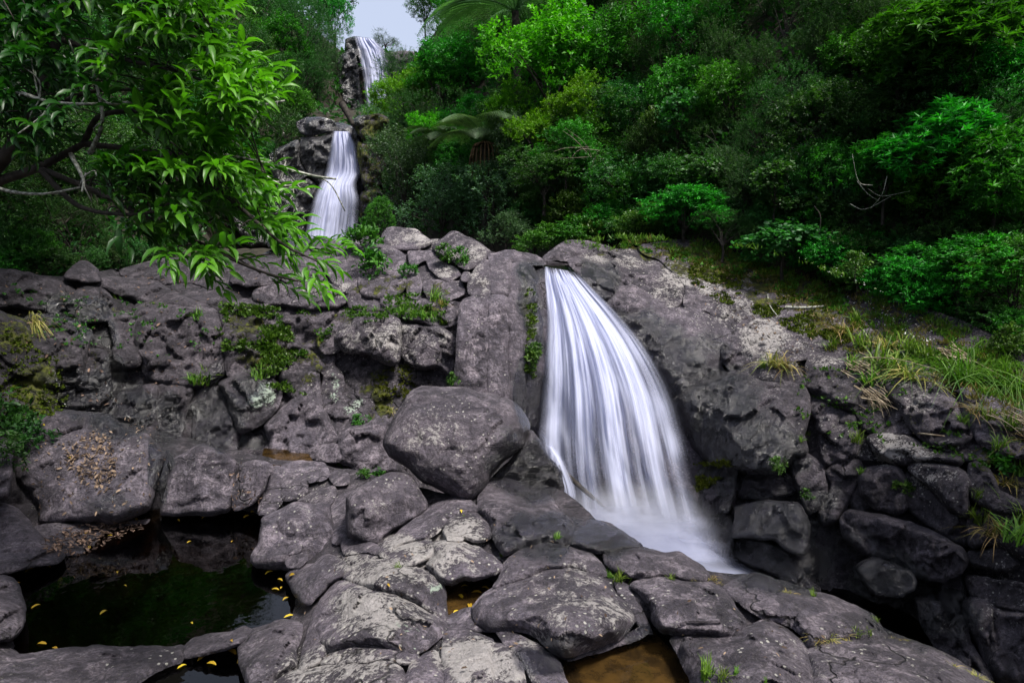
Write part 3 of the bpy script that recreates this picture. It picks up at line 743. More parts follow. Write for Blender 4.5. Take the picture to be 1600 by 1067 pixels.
outcrop('long sloping rock slab and dark fractured blocks right of the waterfall', (1250, 760, 6.9), [
 ([(850,404),(870,388),(895,378),(930,383),(965,393),(1005,398),(1030,410),(1060,425),(1072,450),(1060,474),(1045,480),(1020,460),(985,445),(960,430),(930,422),(900,410),(880,402)],{'k':.3,'rw':.6,'frac':.5}),
 ([(890,408),(905,405),(930,418),(955,435),(960,460),(940,465),(920,450),(905,430)],{'k':.6}),
 ([(945,468),(960,452),(990,448),(1030,470),(1060,482),(1100,490),(1132,510),(1148,535),(1130,548),(1125,570),(1135,585),(1100,594),(1085,604),(1060,622),(1040,600),(1015,560),(985,515),(960,485)],{'k':.22,'rw':.7,'facets':3,'rough':.8,'frac':.22}),
 ([(1000,386),(1060,378),(1120,382),(1180,398),(1230,423),(1290,448),(1335,480),(1365,530),(1310,555),(1260,560),(1190,560),(1150,530),(1110,488),(1072,474),(1076,447),(1040,410)],{'k':.14,'rw':.6,'facets':3,'rough':1.3,'frac':.5}),
 ([(1127,545),(1150,525),(1190,562),(1240,568),(1258,600),(1230,602),(1180,593),(1140,580)],{'k':.4}),
 ([(1060,622),(1085,604),(1140,582),(1190,592),(1252,602),(1264,640),(1256,672),(1260,704),(1238,716),(1216,738),(1160,735),(1110,725),(1082,690),(1068,655)],{'k':.75,'off':-.06,'rough':1.2,'frac':.5,'bfrac':1.0,'facets':8}),
 ([(1257,615),(1295,630),(1335,647),(1342,665),(1346,692),(1340,712),(1310,725),(1287,730),(1282,700),(1275,660),(1258,640)],{'k':.75,'rw':.4,'facets':7}),
 ([(1235,712),(1250,704),(1284,727),(1290,760),(1285,790),(1260,802),(1250,780),(1240,745)],{'k':.6}),
 ([(1290,735),(1335,716),(1346,727),(1335,760),(1320,790),(1310,815),(1285,820),(1280,800),(1297,760)],{'k':.6}),
 ([(1150,752),(1160,740),(1195,735),(1247,745),(1250,765),(1225,775),(1195,780),(1155,777)],{'k':.7}),
 ([(1262,808),(1285,822),(1310,818),(1318,840),(1290,850),(1266,850)],{'off':.1}),
 ([(1140,840),(1175,842),(1205,847),(1232,860),(1247,882),(1268,912),(1280,925),(1235,922),(1212,900),(1190,890),(1160,875),(1145,860)],{'k':.6,'facets':6}),
 ([(1087,740),(1110,728),(1148,733),(1150,760),(1140,800),(1110,805),(1096,780)],{'k':.7}),
 ([(1055,625),(1085,608),(1100,635),(1096,660),(1082,690),(1068,660)],{'k':.5,'rough':2.0}),
 ([(1090,805),(1140,802),(1148,835),(1135,870),(1105,850)],{'k':.5}),
 ([(1355,685),(1375,680),(1415,682),(1450,700),(1495,712),(1505,720),(1495,728),(1465,722),(1425,726),(1395,722),(1365,705)],{'k':.9,'rw':.5}),
 ([(1420,732),(1450,727),(1495,732),(1512,747),(1512,772),(1507,805),(1487,797),(1462,767),(1437,747)],{'k':.7}),
 ([(1418,740),(1436,750),(1460,770),(1486,802),(1508,812),(1510,850),(1470,830),(1430,800),(1413,775)],{'k':.5,'off':.1}),
 ([(1315,815),(1327,800),(1375,805),(1412,815),(1450,830),(1500,857),(1510,875),(1500,895),(1470,907),(1437,902),(1405,882),(1362,870),(1325,845)],{'k':.75,'rw':.6}),
 ([(1340,640),(1348,612),(1370,600),(1400,630),(1430,660),(1418,680),(1375,678),(1350,672)],{'k':.4}),
 ([(1385,600),(1430,585),(1470,600),(1500,640),(1520,680),(1490,702),(1450,692),(1420,660)],{'k':.25,'rough':1.5}),
 ([(1265,562),(1330,560),(1370,545),(1390,590),(1365,598),(1345,612),(1335,640),(1295,625),(1262,605)],{'k':.25,'rough':1.5}),
 ([(1370,540),(1420,545),(1480,570),(1500,610),(1470,598),(1430,583),(1395,595)],{'k':.3}),
 ([(1500,692),(1540,693),(1560,710),(1545,722),(1505,717)],{'k':.7}),
 ([(1515,727),(1540,728),(1560,765),(1605,790),(1590,802),(1540,792),(1514,772)],{'k':.5}),
 ([(1350,735),(1398,730),(1418,750),(1418,790),(1400,802),(1370,792),(1345,770)],{'k':.5,'rough':1.6}),
 ([(1330,785),(1344,757),(1358,780),(1375,800),(1340,802)],),
 ([(1500,610),(1560,620),(1620,670),(1640,720),(1560,705),(1525,685)],{'k':.3}),
 ([(1512,865),(1540,858),(1565,856),(1592,880),(1575,890),(1540,887),(1512,882)],{'k':.7}),
 ([(1510,905),(1530,902),(1600,913),(1670,918),(1670,960),(1560,947),(1520,927)],{'k':.6}),
 ([(1505,940),(1525,933),(1580,957),(1670,968),(1670,1070),(1560,1062),(1530,1010),(1510,970)],{'k':.5}),
 ([(1472,907),(1500,899),(1508,930),(1502,960),(1480,975),(1465,940)],{'k':.6}),
 ([(1514,800),(1545,798),(1600,806),(1660,800),(1660,880),(1600,872),(1560,850),(1516,850)],{'k':.4}),
 ([(1430,935),(1465,945),(1478,980),(1500,965),(1520,1010),(1550,1070),(1500,1050),(1450,990)],{'k':.5}),
], FAR, rw=.3, k=.26, rough=1.3, frac=1.0, grow=3.6, pw=1.5, kmul=1.3, jit=.12)

NE = outcrop('rough grey foreground ledge with pale lichen, spread across the bottom of the gorge', (880, 1000, 3.5), [
 ([(695,990),(720,983),(768,1000),(766,1030),(772,1062),(740,1085),(696,1085),(692,1040)],{'rough':1.2}),
 ([(768,1007),(795,1010),(815,1040),(822,1085),(772,1085),(768,1050)],),
 ([(632,1090),(640,1045),(655,1030),(678,1018),(690,1045),(692,1090)],),
 ([(775,982),(800,988),(830,1003),(868,1028),(892,1085),(845,1085),(815,1032),(790,1005)],),
 ([(738,950),(758,928),(790,912),(828,900),(858,889),(890,886),(920,895),(945,908),(972,940),(992,970),(967,997),(930,1010),(892,1024),(865,1017),(830,992),(800,983),(770,985),(745,970)],{'k':.55,'rw':.8,'facets':4}),
 ([(700,960),(736,952),(745,972),(770,985),(720,982),(695,988),(680,1002),(690,975)],{'off':.05}),
 ([(865,1017),(892,1024),(930,1010),(967,997),(1008,976),(1014,984),(980,1003),(930,1018),(890,1030)],{'k':.4,'off':.04}),
 ([(535,900),(548,885),(567,877),(602,876),(641,885),(672,895),(690,912),(697,945),(694,966),(672,955),(655,942),(630,930),(600,922),(570,914),(545,908)],{'k':.55,'rw':.7}),
 ([(490,975),(497,950),(510,930),(530,911),(545,911),(575,919),(612,927),(640,939),(668,957),(693,970),(696,985),(675,1005),(648,1020),(625,1018),(590,1010),(555,1008),(520,1015),(505,1012),(497,1000)],{'k':.55,'rw':.7,'facets':6}),
 ([(468,1048),(480,1000),(488,965),(500,945),(506,985),(512,1016),(492,1040)],{'k':.5}),
 ([(500,1035),(520,1018),(545,1009),(592,1011),(640,1018),(654,1024),(640,1036),(600,1030),(560,1036),(520,1038)],{'k':.6}),
 ([(410,1090),(455,1050),(520,1038),(570,1036),(610,1031),(628,1046),(628,1090)],{'k':.5}),
 ([(373,1015),(385,995),(398,984),(430,973),(455,971),(470,977),(467,996),(460,1015),(458,1040),(430,1062),(418,1090),(395,1090),(378,1040)],{'k':.55}),
 ([(-40,1110),(-40,1010),(0,1008),(30,1025),(60,1020),(109,1012),(254,1010),(287,1010),(283,1030),(254,1045),(205,1072),(180,1110)],{'k':.4,'rw':.6}),
 ([(288,1012),(300,1000),(330,992),(363,986),(382,980),(394,987),(375,1005),(335,1017),(288,1028)],{'k':.7}),
 ([(945,865),(965,857),(1000,855),(1025,861),(1040,865),(1060,864),(1075,872),(1095,885),(1107,897),(1100,906),(1075,908),(1040,900),(1012,900),(982,899),(960,890),(947,880)],{'k':.7,'rw':.8}),
 ([(985,915),(1005,904),(1040,901),(1075,910),(1107,910),(1132,922),(1150,950),(1165,975),(1140,992),(1100,990),(1062,992),(1035,987),(1022,970),(1018,950),(998,925)],{'k':.55,'rw':.6}),
 ([(960,910),(983,917),(998,945),(1012,975),(1018,990),(1000,980),(988,962),(972,938)],{'k':.5,'off':.06}),
 ([(1132,918),(1150,906),(1180,895),(1195,899),(1215,911),(1230,921),(1290,930),(1320,939),(1350,954),(1372,974),(1386,994),(1350,997),(1290,1003),(1262,1010),(1255,990),(1225,975),(1190,965),(1160,945),(1140,932)],{'k':.5,'rw':.7}),
 ([(1048,1000),(1062,996),(1100,995),(1140,996),(1168,980),(1195,970),(1228,982),(1250,1000),(1262,1015),(1272,1050),(1280,1090),(1085,1090),(1080,1060),(1062,1030)],{'k':.4,'rw':.6}),
 ([(1262,1013),(1320,1000),(1375,999),(1412,1001),(1462,1019),(1500,1039),(1545,1068),(1570,1110),(1270,1110),(1268,1050)],{'k':.45,'rw':.7,'facets':3}),
 ([(592,865),(605,845),(650,812),(687,787),(710,778),(732,782),(746,795),(725,801),(700,807),(685,832),(662,842),(625,850),(600,870)],{'k':.6,'rw':.7}),
 ([(602,874),(622,857),(655,845),(672,846),(678,862),(660,878),(630,887),(605,886)],{'k':.6}),
 ([(680,848),(715,846),(745,858),(770,870),(788,885),(770,895),(745,904),(720,908),(697,912),(674,892),(666,880),(680,868)],{'k':.5,'rough':1.4}),
 ([(692,830),(700,812),(725,803),(745,805),(762,818),(768,838),(750,845),(725,840),(700,843)],{'k':.6}),
 ([(697,826),(722,824),(720,842),(700,843)],{'off':-.04}),
 ([(747,795),(757,762),(775,748),(800,751),(835,764),(860,778),(875,798),(892,815),(895,840),(880,852),(850,846),(815,856),(790,866),(770,840),(766,815)],{'k':.5,'rough':1.5}),
 ([(895,827),(920,815),(950,820),(975,833),(1003,852),(970,857),(945,862),(920,860),(890,851)],{'k':.6}),
 ([(795,876),(815,858),(852,847),(890,853),(920,863),(940,880),(945,900),(920,896),(890,886),(857,888),(828,900),(790,912),(770,918),(780,900)],{'k':.6,'rw':.8}),
 ([(510,790),(530,775),(555,765),(546,780),(542,815),(541,845),(522,848),(518,820)],{'off':.08}),
 ([(467,782),(500,765),(522,761),(525,772),(515,787),(490,786)],),
 ([(440,750),(465,750),(480,760),(480,771),(465,777),(442,780)],{'k':.6}),
 ([(437,732),(455,725),(477,721),(505,724),(514,742),(495,749),(480,754),(455,748),(440,747)],),
 ([(412,750),(425,732),(436,730),(440,782),(425,797),(405,802),(410,775)],),
 ([(515,742),(530,738),(545,743),(543,754),(525,757)],),
 ([(592,868),(560,862),(536,868),(540,878),(570,876),(600,876)],{'off':.06}),
 ([(536,848),(560,845),(590,852),(594,862),(565,862),(538,866)],{'off':.02}),
], NEAR, frac=.55, grow=2.8, pw=1.8, rw=.55, kmul=2.0, hmax=.42)

# ------------------------------------------------------------------ boulders, each a stone of its own
def boulder(label, poly, D=NEAR, group=None, **kw):
    a = dict(k=1.1, rw=.85, th=.5, frac=.40, grow=1.5, hmax=.6); a.update(kw)
    return rock('boulder', poly, D, None, label, 'boulder', group, **a)
boulder('largest rounded grey boulder leaning beside the foot of the waterfall', [(600,695),(606,672),(622,640),(637,615),(660,604),(695,605),(725,605),(750,614),(775,619),(795,625),(812,637),(825,655),(827,675),(815,698),(790,717),(768,740),(752,772),(735,783),(715,779),(690,765),(660,750),(635,730),(610,712)],
        plane_d((715, 782, 5.15), (600, 650, 5.5), (827, 660, 5.6), (700, 604, 5.9)), k=1.25, rw=.95, facets=4, hmax=.9, th=.9, rough=.8, frac=.3)
boulder('dark wet rock wedged between the largest boulder and the plunge pool', [(770,748),(790,725),(815,702),(829,674),(841,688),(858,715),(877,735),(881,760),(876,792),(850,778),(820,765),(795,752),(780,757)], lambda x, y: np.full(np.shape(x), 5.55), k=.7, rough=1.6)
boulder('medium grey boulder in front of the largest boulder, darker on its left face', [(544,777),(560,762),(585,750),(612,739),(635,741),(650,757),(665,780),(663,796),(640,813),(602,838),(594,850),(570,846),(545,838),(542,820)], plane_d((600, 848, 4.75), (545, 770, 5.0), (660, 770, 5.05), (635, 742, 5.15)), off=-.08, facets=6)
boulder('grey split boulder at the right rim of the dark pool above small stones', [(410,812),(425,800),(460,786),(490,788),(515,789),(518,810),(521,832),(512,860),(490,876),(470,886),(450,891),(402,885),(392,867),(405,845)], plane_d((470, 885, 4.9), (402, 850, 5.05), (515, 789, 5.3), (425, 800, 5.2)), facets=6, k=.55)
boulder('small oval stone resting against the split boulder', [(430,852),(445,846),(462,846),(471,855),(462,864),(440,866)], off=-.12, k=.8, step=2)
boulder('small flat stone at the foot of the split boulder', [(446,874),(462,866),(478,865),(480,875),(466,884),(450,885)], off=-.1, k=.8, step=2)
boulder('low brownish boulder with a yellow leaf, at the right end of the pool', [(447,900),(462,885),(490,880),(510,868),(525,871),(549,886),(530,902),(512,914),(495,933),(482,945),(467,938),(456,922)], facets=7, rough=1.4)
boulder('rounded grey boulder right of the narrow wet gap at the back of the pool', [(262,722),(287,710),(315,695),(350,705),(373,725),(366,750),(362,780),(356,800),(300,806),(252,803),(260,762),(265,740)], plane_d((300, 806, 5.85), (262, 722, 6.05), (372, 725, 6.05), (315, 697, 6.1)), k=.6)
boulder('narrower rounded boulder, second along the back of the pool', [(365,750),(375,725),(400,719),(417,721),(427,730),(416,747),(411,770),(397,785),(366,797),(362,782)], plane_d((380, 797, 5.8), (365, 750, 5.95), (428, 730, 5.95), (400, 719, 6.0)), k=.6)
boulder('broad dark sloping boulder strewn with brown leaves at the back left of the pool', [(18,707),(40,675),(82,642),(125,644),(172,648),(200,670),(232,680),(259,710),(251,735),(241,770),(232,797),(205,810),(175,816),(125,816),(62,816),(60,790),(45,772),(20,750)], plane_d((150, 816, 5.75), (30, 715, 6.1), (255, 710, 6.1), (125, 645, 6.6)), k=.6, rw=.5, facets=4, hmax=.4)
boulder('dark boulder with a pale rim, on the left shore of the pool', [(-70,775),(0,785),(29,796),(54,825),(80,852),(102,868),(91,879),(36,889),(7,896),(-70,905)], off=-.05, k=.5)
boulder('smooth dark boulder cut by the left edge, below the rimmed boulder', [(-70,902),(5,897),(28,910),(37,935),(39,965),(28,990),(10,1002),(-70,1010)], off=-.05)
boulder('mossy dark boulder at the left edge under the leafy sprig', [(-70,690),(8,690),(19,715),(18,755),(5,780),(-70,785)], off=-.3)
boulder('low dark slab under the heap of leaf litter by the pool', [(55,822),(130,816),(200,814),(232,812),(222,830),(150,862),(100,868),(65,848)], off=.06, k=.3)
boulder('rounded mossy boulder on the left ledge beneath the dark bushes', [(100,432),(122,410),(135,411),(150,422),(158,437),(140,440),(107,438)], FAR, off=-.1)
boulder('pale lichened boulder on the crest right of the leafy shrub', [(677,384),(695,370),(710,363),(730,370),(752,382),(767,393),(757,407),(745,418),(727,421),(710,408),(687,396)], FAR, off=-.1, k=.7, facets=7)
boulder('small pale round boulder on the crest, second left of the foot of the middle falls', [(445,378),(452,366),(475,364),(484,376),(478,392),(455,394)], FAR, off=-.05)
boulder('small pale boulder on the crest partly behind the branch tip, leftmost there', [(418,374),(425,361),(440,361),(448,373),(441,386),(421,385)], FAR, off=-.05)
boulder('low lichened boulder on the crest right below the middle falls', [(480,382),(495,371),(520,377),(532,385),(518,396),(490,397)], FAR, off=-.05)
boulder('small round pebble in the joint above the rock columns', [(720,431),(725,425),(733,426),(735,434),(727,439),(720,437)], FAR, off=-.15, k=.9, step=2)
boulder('black wet squared boulder on the right shore of the plunge pool', [(1148,792),(1187,782),(1245,785),(1260,805),(1264,820),(1262,855),(1252,868),(1225,856),(1205,843),(1175,841),(1143,836),(1150,810)], FAR, off=-.25, k=.6, facets=7, rw=.45)
boulder('dark rounded boulder half in the shaded creek at the lower right', [(1340,884),(1362,872),(1395,879),(1425,896),(1431,920),(1405,933),(1370,928),(1346,908)], FAR, off=-.25, k=.8)
# distant cliffs round the upper falls
def D22(x, y): return 21.6 + 0 * np.asarray(x)
def cliff(label, at, blocks, D, **k):
    e = empty('cliff', P(*at)); tag(e, label, 'cliff')
    for b in blocks:
        kw = dict(k); kw.update(b[1] if len(b) > 1 else {})
        rock('rock_block', b[0], kw.pop('D', D), e, **kw)
cliff('wet black cliff left of the middle falls, mossy in its hollows', (470, 375, 21.5), [
 ([(462,190),(480,182),(505,184),(522,190),(526,205),(505,212),(480,215),(466,208)],{'k':.5,'hmax':1}),
 ([(470,215),(500,212),(524,206),(522,240),(512,270),(498,290),(478,270),(468,240)],),
 ([(420,240),(466,220),(470,250),(480,275),(460,290),(430,285)],),
 ([(425,290),(460,292),(480,278),(498,294),(480,340),(470,385),(430,380),(415,340)],),
 ([(380,270),(420,285),(416,340),(428,380),(390,385),(360,340)],),
 ([(515,195),(560,200),(570,260),(568,330),(560,385),(470,385),(480,320),(505,270)],{'D':lambda x,y: 22.6+0*x,'extra':{'wet':1,'tone':.7}}),
], D22, k=.4, hmax=1.0, th=2.0, rough=4.0, extra={'wet':.8,'tone':.36})
cliff('mossy rock spur right of the middle falls', (580, 375, 20.5), [
 ([(550,195),(560,180),(590,178),(610,188),(612,215),(590,222),(565,218)],),
 ([(558,222),(590,225),(605,250),(596,290),(575,300),(562,270)],),
 ([(565,300),(595,295),(605,330),(600,380),(560,382),(562,340)],),
], lambda x, y: 20.8 + 0 * x, k=.4, hmax=1.0, th=2.0, rough=4.0, extra={'moss':.75,'tone':.8})
cliff('dark cliff behind and beside the topmost falls', (620, 170, 35.0), [
 ([(604,84),(625,79),(652,82),(656,100),(640,135),(612,140),(603,115)],{'extra':{'tone':.9,'wet':.3}}),
 ([(540,62),(575,58),(612,90),(616,140),(610,180),(560,182),(545,140)],{'D':lambda x,y: 36.0+0*x}),
 ([(604,138),(640,137),(650,170),(630,200),(600,190)],),
 ([(525,100),(552,75),(562,120),(568,178),(540,185)],),
], lambda x, y: 35.2 + 0 * x, k=.4, hmax=1.5, th=3.0, rough=6.0, extra={'wet':.8,'tone':.34})
# ------------------------------------------------------------------ water
def sheet(L, Rr, nu=60, nv=70, bulge=0.0, ripple=0.0, seed=0, back=0.0, dens=None, efade=(0.06, 0.08), vfade=(0.0, 0.0)):
    """a sheet of water between a left and a right path given as (px, py, distance)"""
    l = curve_pts(L, nv)[:, :3]; r = curve_pts(Rr, nv)[:, :3]
    def resample(c):
        s = np.concatenate([[0], np.cumsum(np.linalg.norm(np.diff(c[:, :2], axis=0), axis=1))]); s /= s[-1]
        t = np.linspace(0, 1, nv)
        return np.stack([np.interp(t, s, c[:, k]) for k in range(3)], -1)
    l, r = resample(l), resample(r)
    u = np.linspace(0, 1, nu); v = np.linspace(0, 1, nv)
    U, V = np.meshgrid(u, v)
    c = l[:, None] * (1 - U[..., None]) + r[:, None] * U[..., None]
    d = c[..., 2] - bulge * np.sin(np.pi * U) + back
    q = np.stack([U.ravel() * 26, V.ravel() * 2.2, np.full(U.size, seed * 3.3)], -1)
    q2 = np.stack([U.ravel() * 7, V.ravel() * 4.0, np.full(U.size, seed * 1.3)], -1)
    d = d - ripple * (0.6 * fbm(q, 2, 5) + 0.7 * fbm(q2, 3, 8)).reshape(U.shape)
    vv = P(c[..., 0], c[..., 1], d).reshape(-1, 3)
    i = np.arange(nu * nv).reshape(nv, nu)
    qd = np.stack([i[:-1, :-1], i[1:, :-1], i[1:, 1:], i[:-1, 1:]], -1).reshape(-1, 4)
    c0 = vv.mean(0)
    me = mesh_np('water', vv - c0, [qd])
    uvl = me.uv_layers.new(name='UVMap')
    lv = np.empty(len(me.loops), np.int32); me.loops.foreach_get('vertex_index', lv)
    uvl.data.foreach_set('uv', np.stack([U.ravel()[lv], V.ravel()[lv]], -1).astype(np.float32).ravel())
    sm = lambda x: np.clip(x, 0, 1) ** 2 * (3 - 2 * np.clip(x, 0, 1))
    # soft ragged rims
    jit = 0.6 + 0.5 * vnoise(np.stack([V.ravel() * 9, 0 * V.ravel(), np.full(U.size, seed)], -1), 3).reshape(U.shape)
    e = sm(U / (efade[0] * (0.5 + jit))) * sm((1 - U) / (efade[1] * (0.5 + jit)))
    if vfade[0]: e = e * sm(V / vfade[0])
    if vfade[1]: e = e * sm((1 - V) / vfade[1])
    attr(me, 'edge', e.ravel())
    attr(me, 'dens', (dens(U, V) if dens else np.ones_like(U)).ravel())
    return me, c0

def water(name, args, mat, parent=None, label=None, cat=None, **kw):
    me, c0 = sheet(*args, **kw)
    o = put(name, me, mat); o.location = c0
    if parent is not None: o.parent = parent; o.location = Vector(c0) - parent.location
    return tag(o, label, cat)

SILK_A = fall_material('falling water strands', 1.0, 0.38, 24.0, 0.9, soft=0.19)
SILK_B = fall_material('falling water veil', 21.0, 0.34, 20.0, 0.9, 0.22)
SILK_C = fall_material('falling water threads', 41.0, 0.30, 70.0, 1.6, 0.12)
FOAM = fall_material('foam', 61.0, 0.46, 5.0, 4.0, 0.30)
MIST = fall_material('spray', 71.0, 0.30, 2.2, 1.6, 0.45)
DARKWATER = still_water('clear brown water', (0.13, 0.085, 0.04), 0.015, 0.10, 4.0)
LIPWATER = still_water('smooth dark water at the lip', (0.35, 0.33, 0.33), 0.06, 0.5, 7.0)
def silty():
    m, t, out = new_mat('silty puddle water'); g = N(t)
    pos = g.node('NewGeometry').outputs['Position']
    b = g.node('BsdfPrincipled')
    n = g.noise(pos, 6.0, 5, 0.65)
    g.setin(b, 'Base Color', g.mix(g.step(n, 0.38, 0.66), (0.014, 0.0085, 0.0035), (0.050, 0.028, 0.008)))
    b.inputs['Roughness'].default_value = 0.04; b.inputs['IOR'].default_value = 1.33
    bp = g.node('Bump'); bp.inputs['Strength'].default_value = 0.05; bp.inputs['Distance'].default_value = 0.02
    g.setin(bp, 'Height', g.noise(pos, 9.0, 2)); t.links.new(bp.outputs[0], b.inputs['Normal'])
    t.links.new(b.outputs[0], out.inputs[0]); return m
SILTY = silty()

def g1(x, c, s): return np.exp(-((x - c) / s) ** 2)
ML = [(849,416,8.85),(850,440,8.62),(853,480,8.3),(851,540,8.0),(844,620,7.75),(838,700,7.6),(842,760,7.5),(852,815,7.4)]
MR = [(903,426,8.95),(932,455,8.75),(968,490,8.5),(1003,530,8.2),(1033,575,7.9),(1056,622,7.65),(1074,680,7.45),(1090,740,7.3),(1106,800,7.2),(1120,852,7.1)]
def main_dens(U, V):
    top = np.clip(1.25 - 1.5 * V, 0, 1)
    bands = 0.55 * g1(U, .30, .055) + 0.75 * g1(U, .50, .05) + 0.45 * g1(U, .74, .08) + 0.45 * g1(U, .90, .05) + .28 * g1(U, .12, .05)
    return 0.13 + 0.66 * top + bands * np.clip(V * 2, 0, 1) - 0.15 * g1(U, .40, .05) * V - .5 * np.clip(1 - V / 0.035, 0, 1)
mf = empty('waterfall', P(970, 830, 7.6))
tag(mf, 'wide silky white waterfall fanning down beside the rock columns', 'waterfall')
water('water_veil', (ML, MR), SILK_B, mf, nu=80, nv=90, bulge=.05, ripple=.05, seed=2, back=.14, efade=(.12, .36), dens=lambda U, V: main_dens(U, V) - 0.02)
water('water_veil', (ML, MR), SILK_A, mf, nu=120, nv=110, bulge=.12, ripple=.07, seed=1, dens=main_dens, efade=(.09, .24))
water('water_veil', (ML, MR), SILK_C, mf, nu=120, nv=90, bulge=.2, ripple=.06, seed=3, back=-.06, dens=lambda U, V: main_dens(U, V) - 0.12, efade=(.08, .22))
# smaller trickle that slides over the dark rock at the lower left of the fall
water('side_trickle', ([(838,672,8.0),(850,692,7.6),(866,720,7.3),(880,760,7.2),(884,800,7.2)], [(850,668,8.0),(864,692,7.6),(884,722,7.3),(900,765,7.2),(908,805,7.2)]), SILK_A, mf, nu=20, nv=30, seed=8, dens=lambda U, V: 0.6 + 0 * U, efade=(.3, .4), vfade=(.2, .2))
lip = water('lip_water', ([(846,403,9.9),(849,410,9.2),(850,417,8.9),(850,432,8.72)], [(893,405,10.0),(902,414,9.3),(905,424,9.08),(935,452,8.9)]), LIPWATER, mf, nu=24, nv=24, ripple=.015, seed=5)

def mid_dens(U, V): return 0.72 + 0.25 * np.clip(1.3 - 2 * V, 0, 1) + .35 * g1(U, .35, .2) - .28 * g1(U, .80, .12) * (V > .45) + .3 * g1(V, .47, .05)
L22 = [(520,205,21.3),(513,240,21.1),(506,272,21.0),(494,296,20.6),(480,338,20.4),(472,392,20.3)]
R22 = [(548,206,21.3),(560,238,21.1),(565,268,21.0),(558,290,20.7),(563,322,20.5),(556,392,20.3)]
mw = empty('waterfall', P(515, 380, 20.3)); tag(mw, 'middle waterfall in two steps, dropping behind the rock crest', 'waterfall')
water('water_veil', (L22, R22), SILK_B, mw, nu=50, nv=70, ripple=.08, seed=12, back=.15, dens=mid_dens, efade=(.2, .2))
water('water_veil', (L22, R22), SILK_B, mw, nu=60, nv=70, ripple=.12, seed=11, dens=mid_dens, efade=(.18, .18))
L35 = [(552,57,34.6),(560,88,34.3),(567,128,34.1),(572,186,34.0)]
R35 = [(586,62,34.6),(604,84,34.3),(609,128,34.1),(602,186,34.0)]
uw = empty('waterfall', P(588, 180, 34.0)); tag(uw, 'topmost narrow waterfall under the patch of sky', 'waterfall')
water('water_veil', (L35, R35), SILK_B, uw, nu=40, nv=50, ripple=.12, seed=22, back=.2, efade=(.25, .2), dens=lambda U, V: .55 + .4 * g1(U, .55, .3))
water('water_veil', (L35, R35), SILK_A, uw, nu=50, nv=50, ripple=.2, seed=21, efade=(.2, .2), dens=lambda U, V: .55 + .5 * g1(U, .62, .25) + .2 * (V < .15))

# foaming plunge pool
def zsheet(L, Rr, z): return [(x, y, float(dz(y, z))) for x, y in L], [(x, y, float(dz(y, z))) for x, y in Rr]
FL, FR = zsheet([(840,775),(850,800),(880,845),(940,885),(1040,915),(1120,950)], [(1060,770),(1108,806),(1130,842),(1165,876),(1212,905),(1270,945)], -0.78)
water('foam', (FL, FR), FOAM, None, 'white foaming water in the plunge pool under the waterfall', None, nu=60, nv=50, ripple=.02, seed=31, dens=lambda U, V: 1.05 - .5 * np.clip(V - .55, 0, 1) - .25 * np.clip(U - .7, 0, 1), efade=(.02, .3), vfade=(.05, .12))['kind'] = 'structure'
for k, (y0, y1, d, dn) in enumerate([(750, 850, 7.1, .9), (780, 868, 6.9, .9), (800, 880, 6.7, .8)]):
    xl0 = 850 + 22 * k; xr0 = 1110 + 14 * k
    water('spray', ([(xl0, y0, d), (xl0 - 5, (y0 + y1) / 2, d - .1), (xl0, y1, d - .25)], [(xr0 - 20, y0, d), (xr0, (y0 + y1) / 2, d - .1), (xr0 + 15, y1, d - .25)]), MIST, mf, nu=30, nv=20, bulge=.15, ripple=.05, seed=41 + k,
          dens=lambda U, V, dn=dn: dn + 0 * U, efade=(.3, .3), vfade=(.75, .05))

def flat_water(name, poly, z, mat, label):
    px = np.array([p[0] for p in poly], float); py = np.array([p[1] for p in poly], float)
    v = P(px, py, dz(py, z)); v[:, 2] = z
    c0 = v.mean(0)
    me = bpy.data.meshes.new(name); me.from_pydata([tuple(a) for a in v - c0], [], [list(range(len(v)))[::-1]])
    o = put(name, me, mat, None, c0)
    if me.polygons[0].normal.z < 0: me.flip_normals()
    return tag(o, label, None, None, 'structure')
flat_water('pool_water', [(-90,1040),(-60,880),(40,862),(150,842),(225,800),(265,790),(420,790),(450,840),(500,950),(480,990),(385,1000),(250,1030),(0,1050)], 0.0, DARKWATER, 'still black pool between the boulders with leaves afloat')
flat_water('puddle_water', [(180,1110),(210,1060),(275,1022),(340,1010),(380,1002),(385,1040),(420,1110)], 0.035, DARKWATER, 'small brown rock pool with yellow leaves at the bottom edge')
flat_water('puddle_water', [(880,1040),(885,1020),(960,1000),(1015,978),(1045,1010),(1100,1060),(1110,1110),(880,1110)], 0.31, SILTY, 'shallow brown puddle in the foreground ledge')
flat_water('puddle_water', [(690,985),(692,940),(695,905),(772,898),(770,930),(735,955)], 0.30, SILTY, 'small brown puddle full of leaves between the lichened stones')
flat_water('puddle_water', [(405,735),(412,700),(480,705),(490,722),(440,735)], 0.22, SILTY, 'thin puddle under the wall behind the flat slabs')
flat_water('creek_water', [(1060,960),(1120,860),(1250,840),(1330,840),(1420,900),(1480,950),(1600,1110),(1300,1110)], -0.86, DARKWATER, 'dark creek water in the shaded channel at the lower right')
cw, _ = sheet([(846,403,9.9),(830,402,12.0),(700,398,16.0),(500,392,20.6)], [(893,405,10.0),(905,403,12.0),(800,399,16.0),(580,392,20.6)], 10, 20)
o = put('stream_water', cw, LIPWATER, None, _); tag(o, 'shallow stream running down to the lip of the fall', None, None, 'structure')

